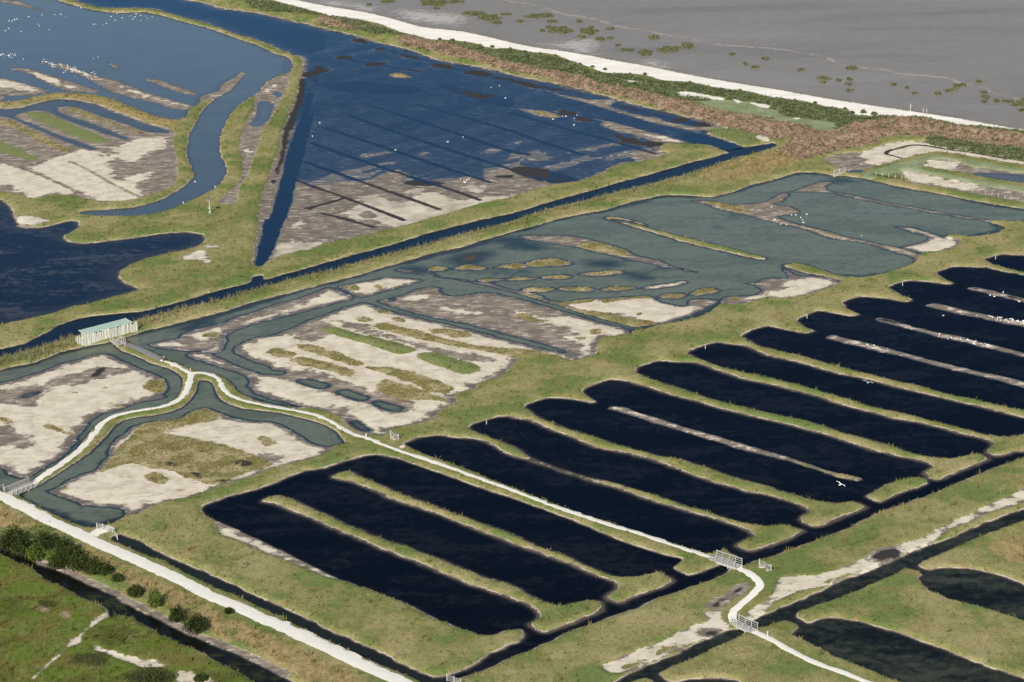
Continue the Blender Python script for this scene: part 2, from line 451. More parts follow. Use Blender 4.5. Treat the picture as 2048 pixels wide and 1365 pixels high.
# dark pond on the left
water('pond', "P -170,380 Z1 -30,1180 60,1240 80,1290 110,1340 Z5 90,40 150,52 250,50 330,30 420,10 460,20 455,50 410,80 370,100 400,130 480,145 600,135 "
      "760,115 900,95 1020,80 1120,80 1200,95 1205,125 1160,160 1040,190 920,215 840,240 760,270 705,310 700,350 740,380 800,405 820,415 760,435 "
      "650,460 550,490 430,515 320,550 200,580 80,605 -30,625 P -170,670", slope=0.025, depth=0.22, out=0.3)
lag = (WID == WNAMES['pond']) & (H < -0.01)
H[lag] = np.minimum(H[lag] + (0.06 * N_LOW + 0.04 * N_MID)[lag], -0.012)
paint('sand', "Z5 1065,240 1140,210 1200,200 1240,240 1245,265 1210,270 1170,245 1100,250", "Z5 1215,170 1290,165 1280,180 1235,178")
paint('flat', "Z5 1065,240 1140,205 1200,195 1245,235 1250,270 1210,275 1170,250 1100,252", "Z5 1215,165 1290,160 1280,183 1235,180",
      "Z1 95,1285 180,1295 260,1305 305,1325 180,1350 110,1345")

# big blue lagoon under the dyke
carve(DYKE + "1180,775 1110,780 1160,805 1290,845 1290,908 1260,885 1180,860 1060,845 980,845 900,850 860,880 870,900 930,915 860,945 750,960 640,985 "
      "520,1035 400,1070 250,1100 100,1140 0,1175 Z2 1450,1190 1300,1220 1150,1270 1000,1310 900,1340 800,1365 Z6 900,25 780,60 650,95 520,125 400,150 "
      "300,185 150,215 70,245 20,272 0,270 -10,255 -5,200 10,80 15,0 " + LEVEE_E, 0.07,
      seg=('mudflat', 'brown mudflat with dried sand and dark ditches beside the wide blue lagoon', 'mudflat'))
water('blue_lagoon', DYKE + "1180,770 1150,800 1290,848 1285,900 1180,865 1000,850 900,850 860,890 780,900 700,930 740,960 640,965 560,1010 470,1050 "
      "380,1075 260,1090 150,1060 60,1030 0,1000 Z2 1400,1010 1350,1050 1400,1085 1280,1050 1150,1070 1060,1100 960,1080 870,1100 900,1040 840,1010 740,1040 "
      "650,1070 520,1080 420,1095 300,1085 250,1070 200,1150 160,1050 175,920 200,800 235,690 260,600 285,520 290,440 300,390 285,345 Z2 230,325 130,290 60,255 "
      "Z1 1400,200 1300,165 1200,130 1100,105 950,65 850,50 650,50 560,35 450,5 380,-60", slope=0.012, depth=0.12, out=0.2, jit=0.6)
a0, b0 = pts("Z2 1000,1090 1100,330")
ax = (b0 - a0) / np.hypot(*(b0 - a0)) ** 2
X, Y = np.meshgrid(GX, GY)
prog = np.clip((X - a0[0]) * ax[0] + (Y - a0[1]) * ax[1], 0, 1)
lag = (WID == WNAMES['blue_lagoon']) & (H < 0)
ca, sa = math.cos(STRIP0), math.sin(STRIP0)
H[lag] = np.minimum(H[lag] * (0.06 + 1.5 * prog[lag] ** 1.4), -0.003) + ((0.036 - 0.010 * prog) * N_STRK + 0.018 * N_MID + 0.012 * N_EDGE)[lag]
del X, Y
for t in ("Z3 430,690 560,715 700,750 820,780 900,800 980,830 1050,845 1000,850 920,845 880,870 870,900 930,915 860,945 770,962 740,935 680,915 770,890 "
          "860,905 840,880 720,855 860,850 800,830 720,800 640,790 560,760 520,740 540,720 480,705",
          "Z3 240,550 340,570 450,590 600,592 625,605 580,628 700,672 800,692 860,697 920,722 1000,738 1100,757 1200,742 1260,762 1200,775 1110,778 "
          "1130,790 1000,765 850,735 700,690 560,650 430,612 300,580"):
    fill(t, 0.12, 0.08, flat=True)
fill("Z3 40,645 130,655 200,660 260,680 290,695 240,702 160,690 80,665", 0.2, 0.12, flat=True, veg=1.2, seg=('islet', 'small mud islet with a grass tuft in the blue lagoon', 'islet'))
fill("Z2 790,445 850,432 900,450 930,462 860,468 800,455", 0.25, 0.15, flat=True, veg=0.6, seg=('islet', 'small grassy islet in the blue lagoon near the dyke', 'islet'))
paint('sand', "Z3 810,800 900,815 980,838 940,843 880,825 800,810", grow=0.2)
water('blue_lagoon', "Z2 680,300 800,320 900,345 1050,385 1200,425 1350,465 1519,505 Z3 150,535 300,575 430,610 560,650 700,690 850,735 1000,768 1130,800 "
      "1250,833 1350,868 1385,878 1450,868 1519,857 Z4 30,852 52,868 0,887 Z3 1350,932 1300,915 1290,905 1180,865 1050,842 900,803 800,782 700,752 "
      "560,717 420,682 250,642 100,602 0,577 Z2 1400,545 1200,490 1000,430 850,380 700,345", slope=0.4, depth=0.6, out=0.4)
water('blue_lagoon', "Z2 390,300 350,420 300,540 280,640 240,760 210,850 180,930 160,1020 140,1100 110,1200 80,1300 Z6 50,0 30,100 10,200 -5,262 20,278 "
      "40,265 80,220 110,160 140,80 170,0 Z2 180,1300 200,1230 220,1150 250,1050 280,940 310,820 340,700 380,560 410,450 440,300", slope=0.4, depth=0.6, out=0.25)
for t in ("Z2 660,620 1000,730 1300,830 1519,900 Z3 100,920", "Z2 550,685 800,775 1100,875 1519,1010 Z3 60,1040 180,1075", "Z2 415,760 700,855 1100,990 1390,1085",
          "Z2 330,850 600,945 900,1045 1180,1135 1330,1190", "Z2 290,960 500,1035 780,1135 1090,1245", "Z2 250,1075 370,1120 500,1165 700,1240 880,1310",
          "Z2 960,620 1250,700 1519,780 Z3 200,850 420,920", "Z3 0,670 300,760 600,840 850,915", "Z2 290,1242 400,1215 520,1180", "Z3 440,690 560,712 570,718",
          "Z2 400,1270 520,1300 700,1350"):
    ditch(t, 0.55, 0.16)
paint('dark', "Z2 262,470 300,480 290,600 240,720 190,830 165,960 120,1010 150,900 160,780 215,660 250,560", "Z2 110,1000 150,990 130,1040", "Z2 85,1070 125,1075 100,1095",
      "Z2 290,1235 350,1225 330,1250", "Z2 420,500 600,480 800,500 980,520 900,560 600,550 430,530", "Z2 1080,490 1300,540 1519,590 1500,640 1300,590 1120,530",
      "Z2 880,1090 960,1070 1120,1090 980,1110", "Z2 1400,1050 1519,1040 1519,1060", "Z3 0,1000 100,990 250,1020 400,1070 260,1092 120,1055")
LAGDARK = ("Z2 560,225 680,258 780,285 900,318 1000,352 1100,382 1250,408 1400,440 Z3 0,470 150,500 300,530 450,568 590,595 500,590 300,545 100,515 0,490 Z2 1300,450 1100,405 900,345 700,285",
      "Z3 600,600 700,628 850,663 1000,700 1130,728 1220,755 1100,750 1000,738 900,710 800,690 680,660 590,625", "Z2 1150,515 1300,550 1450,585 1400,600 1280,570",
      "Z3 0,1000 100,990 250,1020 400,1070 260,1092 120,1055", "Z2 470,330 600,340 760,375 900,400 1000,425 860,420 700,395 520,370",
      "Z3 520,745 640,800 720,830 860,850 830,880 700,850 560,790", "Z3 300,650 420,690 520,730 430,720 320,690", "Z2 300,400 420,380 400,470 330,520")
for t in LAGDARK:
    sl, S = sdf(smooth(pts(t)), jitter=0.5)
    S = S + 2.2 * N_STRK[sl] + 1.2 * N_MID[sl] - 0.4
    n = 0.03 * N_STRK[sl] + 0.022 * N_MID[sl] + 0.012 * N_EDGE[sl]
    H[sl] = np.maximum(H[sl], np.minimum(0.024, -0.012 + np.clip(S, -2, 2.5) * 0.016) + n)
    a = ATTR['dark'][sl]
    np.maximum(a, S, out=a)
paint('sand', "Z2 500,1270 600,1230 620,1170 700,1160 800,1190 900,1200 980,1150 1100,1150 1150,1180 1250,1190 1380,1165 1519,1160 1450,1195 1300,1225 1150,1275 "
      "1000,1315 900,1345 780,1340 700,1310 560,1300", "Z2 890,1140 960,1120 1000,1130 950,1155", "Z2 1230,1110 1300,1100 1360,1130 1330,1150 1260,1130",
      "Z6 100,190 160,140 260,130 380,140 330,170 200,200 90,235", "Z6 200,40 240,20 300,0 260,50", "Z3 -20,1160 40,1155 0,1175", "Z3 120,1140 230,1105 260,1108 180,1135")
paint('mud', "Z2 610,1270 680,1255 720,1290 640,1300", "Z6 380,-20 560,-30 450,40 390,30")
paint('lush', "Z3 1120,780 1200,762 1262,757 1350,775 1500,800 1440,825 1480,850 1380,870 1260,835 1150,800", "Z4 20,820 60,808 125,835 100,862 40,850")
paint('sand', "Z3 1440,825 1480,810 1519,815 Z4 22,825 0,850 Z3 1480,850")
paint('flat', "Z3 1440,825 1480,810 1519,815 Z4 22,825 0,850 Z3 1480,850")
paint('straw', "Z3 1110,1055 1200,1000 1350,950 1519,910 Z4 100,925 180,965 150,1000 50,1010 0,1035 Z3 1400,1060 1250,1080 1150,1085")

# the long canal
water('canal', "P -120,705 Z5 -30,775 60,760 160,735 240,690 330,640 430,600 540,575 680,560 820,550 950,520 1100,480 1250,435 1400,395 1480,375 1500,345 "
      "1519,335 Z6 40,333 52,355 150,330 300,290 450,245 600,205 750,165 900,120 1000,90 1150,50 1300,10 Z3 0,1270 150,1225 300,1180 450,1140 600,1095 "
      "750,1055 900,1015 1050,970 1200,935 1295,908 1360,900 1519,865 Z4 45,868 0,890 Z3 1350,935 1200,985 1050,1035 900,1075 750,1115 600,1150 450,1190 "
      "300,1225 150,1265 0,1315 Z6 1350,60 1200,95 1050,140 900,180 750,220 600,260 450,305 300,335 150,375 0,415 Z5 1400,455 1300,480 1200,505 1100,525 "
      "1000,555 900,575 800,605 700,630 440,695 320,735 180,775 60,810 -30,830 P -120,745", slope=0.5, depth=0.7, out=0.6)

# the middle marsh: one sheet of green water with banks and flats in it
water('marsh_water', "Z5 -90,920 -30,905 60,880 200,850 330,800 480,760 620,735 700,712 840,670 960,640 1080,610 1200,580 1300,555 1400,525 Z6 0,485 150,450 300,410 "
      "450,370 600,335 750,285 900,245 1050,200 1200,170 1350,125 1519,75 Z3 100,1355 250,1310 400,1275 550,1250 700,1205 830,1175 930,1160 1050,1165 "
      "1120,1168 1180,1172 1250,1160 1350,1130 1420,1100 1519,1080 Z4 60,1060 130,1040 190,1025 300,1030 390,1045 480,1050 580,1065 700,1095 850,1125 "
      "1000,1150 1150,1180 1300,1210 1519,1245 1700,1285 1700,1345 1519,1320 1400,1316 1310,1308 1290,1305 1330,1325 1390,1345 Z8 1402,50 1380,72 1300,95 "
      "1200,102 1080,90 1060,110 1130,125 1125,150 1060,180 940,198 890,210 885,240 840,270 750,300 650,330 560,347 480,342 415,375 370,400 280,432 180,457 "
      "90,470 0,465 Z7 1440,480 1340,507 1240,497 1200,530 1100,580 1000,607 880,628 780,652 720,658 690,682 600,695 540,695 505,725 485,765 492,802 400,828 "
      "360,838 250,815 150,800 60,800 20,830 -10,870 Z6 1460,915 1385,955 1290,975 1310,1000 1180,1035 1190,1090 1115,1112 1060,1162 1020,1197 900,1222 790,1242 "
      "760,1272 730,1287 640,1290 560,1310 535,1318 520,1335 440,1350 Z10 420,0 300,42 180,67 60,97 0,132 Z9 1420,162 1300,192 1200,237 1100,267 1000,292 "
      "900,317 840,347 800,372 755,378 660,425 600,442 530,450 450,430 350,390 250,345 150,290 90,255 40,240 0,230 -30,220 -90,205", slope=0.14, depth=0.45, out=0.6)
lag = (WID == WNAMES['marsh_water']) & (H < -0.05)
H[lag] = np.minimum(H[lag] + (0.26 * N_LOW + 0.17 * N_MID + 0.10 * N_STRK)[lag], -0.02)
# shoals just under the surface
for t in ("Z6 1160,250 1200,215 1300,195 1390,200 1340,235 1250,265", "Z7 0,125 70,140 150,165 60,160 0,160", "Z6 1420,125 1519,110 Z7 60,120 0,135",
          "Z7 680,318 720,320 800,345 770,348", "Z7 480,260 560,255 610,265 560,272", "Z6 880,290 960,285 1010,300 960,305", "Z5 1100,650 1180,610 1200,618 1140,650",
          "Z4 400,1065 440,1062 465,1070 430,1078"):
    sl, S = sdf(smooth(pts(t)), jitter=0.5)
    H[sl] = np.maximum(H[sl], -0.09 + np.clip(S * 0.05, -1, 0.085) + 0.02 * N_MID[sl])
dykepath = ('dyke', 'narrow grassy dyke carrying the forked white path', 'dyke')
fill("Z5 690,722 740,735 820,760 920,800 1000,835 1100,875 1180,903 1290,922 1360,957 1400,1007 1450,1042 1519,1062 Z6 100,1082 280,1107 400,1137 500,1167 "
     "580,1222 650,1270 740,1275 760,1300 700,1350 600,1345 530,1325 470,1252 400,1217 300,1187 150,1152 0,1132 Z5 1430,1120 1340,1090 1290,1050 1270,990 "
     "1240,960 1190,955 1170,975 1170,1010 1140,1060 1090,1110 1020,1140 900,1165 780,1180 720,1200 680,1230 640,1280 590,1330 Z9 540,0 500,30 420,80 "
     "340,130 280,170 230,205 200,207 190,185 260,130 340,80 400,30 440,0 Z5 470,1365 520,1300 570,1240 620,1195 680,1160 760,1140 880,1125 980,1105 1040,1075 "
     "1080,1030 1090,970 1070,930 1010,890 900,855 840,825 720,780 680,745", 0.42, 0.6, seg=dykepath, jit=0.12)
fill("Z5 -130,990 -30,975 60,955 180,920 280,890 340,860 440,835 540,805 620,795 680,815 760,850 850,890 950,930 990,970 1000,1010 965,1040 990,1050 950,1065 "
     "880,1075 800,1090 740,1115 680,1135 600,1150 540,1190 500,1240 460,1300 430,1350 Z9 380,20 300,70 240,110 170,150 100,155 50,130 20,100 -30,90 -130,80",
     0.16, 0.05, flat=True, sand=1.6, seg=('sand_flat', 'pale sand flat with purple mud patches below the wooden hide', 'sand flat'))
fill("Z9 275,235 330,210 400,170 480,130 560,110 600,60 640,20 Z5 640,1365 670,1320 740,1260 800,1220 900,1200 980,1195 1060,1180 1130,1140 1200,1115 1260,1125 "
     "1340,1160 1450,1185 1519,1195 Z6 100,1200 200,1240 280,1290 340,1325 410,1342 460,1350 430,1380 Z10 420,15 300,60 180,90 60,120 0,150 Z9 1420,185 1300,215 "
     "1200,255 1100,285 1000,305 900,325 830,350 790,368 750,370 720,345 690,330 600,325 500,315 420,290 340,260", 0.17, 0.05, flat=True, sand=1.2,
     seg=('sand_flat', 'sand flat with green and brown saltmarsh plants inside the path fork', 'sand flat'))
F2 = ("Z5 1380,775 1420,740 1519,700 Z6 120,680 200,650 300,600 400,570 500,530 600,500 660,493 760,530 860,560 1000,590 1150,625 1300,660 1519,720 Z7 130,750 "
      "260,780 350,802 400,825 365,850 250,830 150,815 60,815 20,845 0,880 Z6 1470,925 1395,965 1300,985 1320,1005 1190,1045 1200,1095 1125,1120 1065,1170 1025,1205 900,1230 "
      "790,1250 760,1280 720,1285 640,1265 560,1200 400,1140 280,1112 200,1100 100,1070 0,1030 Z5 1475,990 1480,960 1440,920 1350,890 1250,860 1130,820 1115,800 1160,785 "
      "1250,800 1330,830 1420,870 Z6 0,905 80,918 165,918 170,900 90,890 70,868 0,848 Z5 1420,805")
fill(F2, 0.17, 0.05, flat=True, sand=1.5, seg=('sand_flat', 'sand flat with lush green strips and small rectangular pools', 'sand flat'))
fill("Z5 880,735 960,720 1060,705 1060,690 1110,665 1200,640 1300,620 1400,580 Z6 0,540 60,520 150,490 250,470 350,430 410,405 460,405 520,430 580,465 500,490 "
     "400,515 250,555 100,590 0,615 Z5 1450,640 1350,680 1340,720 1330,770 1280,790 1220,795 1190,775 1100,780 1000,770 920,755", 0.13, 0.04, flat=True,
     seg=('mudflat', 'narrow mudflat with a bright sand ridge beside the reedy levee', 'mudflat'))
paint('sand', "Z6 -60,600 100,560 200,530 350,470 420,415 500,440 570,465 480,490 350,520 200,560 60,600 -60,625", "Z5 1130,690 1200,660 1290,645 1300,690 1220,720 1160,715",
      "Z5 940,745 1000,730 1085,740 1020,765", "Z5 1215,790 1280,750 1320,735 1310,765 1250,795")
fill("Z6 720,480 780,470 860,450 960,410 1050,400 1100,405 1150,450 1280,440 1370,430 Z7 0,458 150,498 300,540 450,586 600,628 690,652 680,690 600,700 540,700 "
     "500,740 500,800 440,830 380,830 350,798 270,765 150,730 0,690 Z6 1300,630 1150,600 1000,570 850,530 760,500", 0.14, 0.05, flat=True,
     seg=('mudflat', 'mudflat freckled with white dried crust between two narrow channels', 'mudflat'))
paint('sand', "Z7 150,590 300,570 450,600 600,640 700,660 690,680 600,690 540,690 500,720 470,760 490,800 420,810 370,835 420,780 400,740 300,700 380,690 340,640 260,640",
      "Z6 1060,430 1090,400 1110,440 1160,460 1090,450", "Z6 870,480 960,450 1050,440 1000,470 900,500", "Z7 0,545 100,560 200,590 130,595", "Z6 1100,520 1250,540 1400,560 1300,570 1150,550", grow=-0.2)
fill("Z6 485,395 560,380 640,365 700,355 800,340 880,345 990,360 900,390 780,420 680,450 620,460 560,435 510,415", 0.14, 0.06, flat=True, sand=1.0,
     seg=('islet', 'pale sand islet with two grass clumps where the channels cross', 'islet'))
fill("Z6 820,295 900,315 960,300 1020,310 1080,340 1180,355 1300,380 1400,400 Z7 0,430 150,472 300,520 450,566 600,606 720,636 800,630 900,615 1050,570 1150,525 "
     "1230,480 1200,470 1100,470 1050,480 1040,510 930,500 870,480 820,455 700,455 540,465 420,468 300,485 230,480 150,440 90,425 0,415 Z6 1440,392 1390,374 1300,370 "
     "1200,352 1100,342 1050,318 1000,302 900,297", 0.14, 0.06, flat=True, seg=('sand_flat', 'white sand flat behind the thin grassy ledge', 'sand flat'))
paint('sand', "Z7 330,510 420,490 540,480 700,470 820,465 880,490 960,510 1100,520 1150,525 1080,565 950,600 880,610 800,610 740,590 640,560 520,550 400,530",
      "Z6 1210,375 1300,372 1400,385 1380,400 1280,392", "Z7 90,428 150,445 230,482 280,488 200,480", "Z7 820,460 870,482 930,502 870,495")
paint('veg', "Z7 0,430 150,475 300,520 450,566 600,606 720,636 740,610 640,585 500,555 400,535 280,505 150,460", "Z7 270,490 400,470 480,475 470,492 300,505",
      "Z7 530,480 640,462 800,450 815,470 700,475 560,498", "Z6 890,318 960,305 1040,330 1050,350 960,338", "Z7 400,545 520,550 640,575 740,595 860,612 740,640 600,605", lift=0.08)
isl = ('islet', 'narrow straw coloured grass islet in the green marsh water', 'islet')
for t in ("Z6 1020,290 1060,275 1130,278 1150,290 1100,302 1040,302", "Z6 1150,290 1220,270 1300,268 1370,285 1330,298 1200,299", "Z6 1405,288 1450,272 1519,262 Z7 60,260 95,275 50,290 0,292",
          "Z7 75,265 150,235 250,225 330,245 370,265 300,275 180,280 110,278", "Z6 1310,358 1370,345 1470,352 1440,365 1350,368", "Z7 -40,348 60,338 155,346 110,360 -20,362",
          "Z7 170,345 220,328 300,325 365,335 330,350 220,355", "Z7 385,325 450,312 560,302 640,302 660,318 600,330 480,335", "Z7 60,410 120,402 200,402 255,415 200,428 100,425",
          "Z7 275,412 330,396 420,395 490,412 440,428 330,425", "Z7 525,412 590,397 680,397 745,408 680,420 560,425", "Z7 865,455 920,440 990,438 1030,452 980,468 900,468",
          "Z7 1070,438 1110,412 1180,404 1225,420 1180,440 1100,447"):
    fill(t, 0.26, 0.14, flat=True, veg=0.55, seg=isl, jit=0.6)
fill("Z7 770,402 850,385 950,375 1020,360 1045,370 980,392 880,408 800,412", 0.18, 0.12, flat=True, sand=0.4, seg=('islet', 'narrow bare sandy islet in the green marsh water', 'islet'))
fill("Z7 40,100 100,90 200,92 350,95 480,120 620,158 690,183 720,205 870,240 950,275 1100,310 1040,305 900,280 780,255 640,225 500,195 400,165 300,150 180,135 100,120",
     0.14, 0.05, flat=True, seg=('islet', 'long mud islet with a dark green crest of plants', 'islet'))
paint('veg', "Z7 385,155 450,135 540,135 620,160 690,185 700,215 640,215 520,190 430,172", lift=0.12)
# upper right banks
fill("Z3 1065,1195 1160,1190 1250,1205 1330,1215 1450,1205 1519,1190 Z4 90,1145 130,1155 100,1180 90,1200 40,1212 130,1230 190,1260 130,1275 60,1285 150,1325 Z8 150,20 "
     "300,55 450,95 600,130 780,165 880,195 905,215 880,238 830,217 700,177 560,138 400,117 280,82 180,47 60,25 Z3 1470,1300 1380,1275 1250,1250 1150,1215", 0.2, 0.12, flat=True, veg=None,
     seg=('bank', 'long low bank of mud and grass across the green water', 'bank'))
paint('veg', "Z3 1120,1195 1200,1200 1350,1225 1400,1255 1380,1265 1280,1245 1180,1215", lift=0.1)
paint('flat', "Z8 140,18 300,62 450,102 600,137 780,172 880,205 880,230 830,210 700,170 560,132 400,110 280,75", erase=True, grow=-0.2)
fill("Z4 140,1140 230,1105 320,1080 390,1085 350,1105 360,1130 450,1150 600,1180 750,1210 900,1235 1050,1265 1200,1290 1310,1308 1330,1325 1250,1312 1100,1285 900,1250 "
     "700,1215 500,1175 400,1150 300,1145 220,1140", 0.15, 0.1, flat=True, seg=('bank', 'thin brown mud bank between two sheets of green water', 'bank'))
fill("Z3 545,1295 600,1285 700,1305 800,1340 Z7 580,0 680,5 800,45 1000,95 1200,145 1400,195 1510,225 1500,240 1440,235 1250,190 1000,130 850,85 700,40 600,10", 0.3, 0.3,
     seg=('bank', 'straight thin grass bank ending free in the green water', 'bank'))
fill("Z8 760,42 850,45 960,75 1060,105 1140,122 1135,155 1070,185 940,200 850,182 790,160 880,145 950,110 900,85 830,65", 0.17, 0.06, flat=True, sand=0.7,
     seg=('sand_flat', 'small white sand spit at the foot of the grass ridge', 'sand flat'))
fill("Z8 80,275 110,262 180,258 300,288 420,330 490,345 450,370 380,350 250,325 150,300", 0.3, 0.25)
fill("Z8 85,285 150,320 210,335 300,335 360,345 430,378 370,405 280,437 180,462 90,476 0,470 Z7 1440,485 1340,512 1290,505 1235,490 1260,460 1330,455 1420,450 1480,425 "
     "1440,390 1395,378 1450,370 1519,345 Z8 120,345", 0.16, 0.05, flat=True, seg=('sand_flat', 'white sand and mud corner below a stub of grass bank', 'sand flat'))
paint('sand', "Z8 -20,445 60,425 120,410 80,385 170,360 260,335 340,345 415,375 370,402 280,434 180,459 90,472 0,462", "Z7 1400,470 1480,425 1519,440 1519,470")
# the turf strips and plants on the flats
paint('lush', "Z6 390,655 440,640 500,645 600,680 750,710 880,745 955,775 900,800 840,805 750,775 640,740 500,700 430,680",
      "Z6 950,820 985,792 1060,790 1150,820 1280,855 1340,880 1320,910 1230,920 1130,895 1020,855", lift=0.28)
paint('sand', "Z6 300,620 400,600 480,640 430,680 320,730 200,690 180,660", "Z6 0,930 200,900 350,900 500,960 700,1020 900,1080 960,1120 880,1140 760,1140 640,1090 "
      "500,1050 350,1010 200,960 100,940", "Z6 380,1130 450,1110 520,1120 540,1150 470,1160", "Z6 500,610 620,620 700,660 850,700 1000,745 1150,780 1300,800 1430,830 1350,850 "
      "1200,830 1050,790 900,745 750,700 600,660", "Z5 300,950 450,920 520,890 700,880 800,890 760,920 650,930 450,980 330,985", "Z5 -60,1040 100,1000 250,985 320,1000 230,1060 "
      "200,1110 100,1110 -60,1080", "Z5 0,1230 100,1260 200,1310 150,1365 0,1330", "Z10 0,20 100,15 160,60 60,90 0,110", erase=True)
for t in ("Z6 690,640 760,615 840,630 950,660 1050,690 1180,720 1300,750 1519,770 1519,815 1400,795 1250,770 1100,745 950,710 800,670", "Z6 1020,655 1150,650 1280,680 1270,700 1200,705 1080,680",
          "Z6 250,745 350,750 450,780 560,820 640,860 580,870 480,840 380,810 290,785", "Z6 200,835 270,820 350,830 450,860 560,890 590,920 560,945 450,905 330,880 230,855",
          "Z6 640,880 720,880 800,875 900,900 1000,930 1100,965 1165,1000 1130,1035 1050,1030 950,990 850,950 720,905", "Z6 715,985 760,950 850,970 950,1000 1050,1035 1130,1060 "
          "1190,1090 1000,1075 880,1080 780,1050 730,1020", "Z6 60,790 120,765 190,785 250,800 200,825 120,815", "Z6 590,590 660,580 690,605 620,610", "Z6 710,545 780,535 820,555 740,560",
          "Z6 800,580 880,590 870,620 820,605", "Z6 1519,775 Z7 -5,765 130,775 250,800 330,840 200,850 100,830 0,820 Z6 1450,800", "Z6 520,390 580,385 615,410 600,425 550,415", "Z6 700,400 730,390 760,410 730,418",
          "Z6 1000,390 1060,368 1110,378 1080,395", "Z5 1200,690 1250,665 1300,675 1280,705",
          "P 230,905 262,870 290,845 330,838 375,828 390,820 415,818 440,828 430,845 375,855 330,868 400,880 460,895 500,910 545,930 505,945 440,968 385,963 350,945 300,940 260,930 200,945",
          "Z9 850,155 920,120 990,150 1020,165 960,195 900,185", "Z9 1030,230 1080,215 1120,230 1060,242", "Z9 1220,185 1300,160 1400,155 1350,190 1260,195", "Z9 340,225 390,212 415,220 380,232",
          "Z5 840,985 890,955 960,945 1000,980 980,1015 930,1030 870,1015", "Z5 250,1225 300,1215 370,1245 350,1260 280,1245", "Z5 -20,1165 50,1185 75,1215 20,1212", "Z5 380,1260 420,1265 430,1280 395,1280",
          "Z5 620,1080 680,1090 750,1112 690,1112", "Z5 600,1000 650,998 620,1008", "Z5 410,1028 465,1026 440,1034", "Z7 30,570 100,560 150,590 240,600 180,610 80,600", "Z7 380,705 440,700 420,720",
          "Z7 450,660 520,650 540,680 470,680", "Z7 740,555 780,552 760,570", "Z7 1270,460 1330,455 1350,470 1290,478", "Z6 520,640 580,650 540,655", "Z6 0,1300 60,1290 130,1330 60,1345"):
    paint('veg', t, lift=0.1)
paint('dark', "Z5 520,930 560,890 640,870 640,900 580,940 530,945", "Z9 855,160 900,140 960,175 940,195 890,180", "Z9 1110,120 1180,120 1220,165 1150,165", "Z9 1230,188 1310,165 1390,160 1340,188",
      "Z9 970,60 1040,65 1070,95 990,90", "Z9 1380,60 1450,50 1519,70 1480,100 1400,90", grow=-0.5)
# pools cut into the flats
for t in ("Z6 235,955 300,942 380,955 450,985 400,1005 350,1000 270,975", "Z6 465,1025 530,1005 600,1025 680,1055 640,1078 570,1065", "Z6 680,1090 720,1072 800,1090 880,1115 850,1138 770,1130",
          "Z6 555,1200 600,1190 650,1225 690,1250 640,1255 580,1225", "Z6 0,1035 60,1065 150,1075 270,1110 150,1102 0,1068", "Z6 1085,415 1130,395 1280,410 1350,425 1200,440 1110,445",
          "Z6 785,470 820,462 835,475 800,485", "Z5 125,1050 160,1030 240,1015 235,1030 180,1050 140,1058", "Z6 0,850 80,870 110,895 170,900 160,920 70,915 0,895"):
    water('marsh_water', t, slope=0.25, depth=0.3, out=0.12, jit=0.15)

# dark basins: one sheet cut by banks
water('basin', "Z9 1205,330 1270,300 1350,270 1519,225 Z10 100,190 300,115 400,100 600,35 720,20 860,45 930,30 Z6 870,1365 880,1350 900,1325 980,1295 1080,1285 1200,1300 1300,1290 1270,1255 1265,1240 1300,1215 1370,1190 "
      "1430,1175 1519,1172 Z7 60,1180 95,1150 85,1115 100,1100 160,1075 230,1060 320,1065 400,1075 460,1090 500,1080 470,1060 430,1030 430,1010 480,985 560,955 590,950 680,960 740,950 735,905 750,880 820,855 "
      "880,840 1000,850 1060,830 1045,795 1080,770 1150,745 1220,730 1320,745 1400,745 1365,695 1400,670 1450,650 1519,635 Z8 100,655 180,670 240,675 280,660 230,640 190,610 175,595 230,570 300,545 "
      "380,555 480,575 550,565 520,550 480,530 455,490 500,470 570,460 650,465 750,480 820,490 860,470 800,450 740,415 725,400 780,375 840,365 950,370 1020,380 1080,388 1105,375 1050,350 1005,320 "
      "1050,295 1110,280 1200,285 1300,285 1310,255 1295,235 1330,220 1400,210 1519,215 1720,225 Z12 1720,-60 1600,0 1519,30 1350,90 1200,150 1050,215 900,275 750,325 600,380 450,460 300,515 150,570 0,625 "
      "Z11 1450,640 1350,680 1250,720 1200,750 1050,800 950,840 850,870 750,915 600,970 500,1010 350,1060 200,1130 100,1175 0,1215 Z10 1300,1310 1200,1345 1120,1375 1050,1345 1120,1335 1200,1310 1300,1265 "
      "1400,1200 1519,1150 Z11 40,1130 80,1100 70,1065 30,1050 Z10 1450,1065 1400,1080 1330,1080 1250,1060 1150,1020 1050,975 950,920 850,880 720,830 600,790 450,730 300,660 200,610 100,560 0,510 "
      "Z9 1430,470 1290,410 1260,400 1215,370", slope=0.3, depth=0.8, out=0.36)
bk = lambda s: ('bank', s, 'bank')
fill("Z10 40,290 100,262 140,258 200,280 300,320 400,365 500,415 600,455 750,515 900,565 1050,620 1200,685 1350,740 1519,790 Z11 100,850 200,895 280,912 340,905 400,890 470,885 530,895 540,930 450,975 350,1015 "
     "250,1055 180,1070 105,1020 165,985 155,950 110,910 50,885 0,870 Z10 1400,825 1250,775 1100,715 950,650 800,595 650,530 500,470 350,405 200,345 100,305", 0.46, 0.8, rim=0.65, grow=0.55, seg=bk('long green and rusty bank, nearest to the grass meadow'))
fill("Z10 455,150 500,122 560,115 620,150 750,205 900,265 1050,320 1200,375 1350,430 1519,490 Z11 150,560 300,610 450,680 550,725 620,740 730,745 800,730 870,717 920,735 948,770 850,815 750,850 640,895 600,885 555,855 "
     "630,800 600,770 500,730 350,665 200,610 0,540 Z10 1350,475 1200,415 1050,360 900,310 780,265 650,205 570,175", 0.46, 0.8, rim=0.65, grow=0.55, seg=bk('long straw coloured bank next to the path bank, meadow side'))
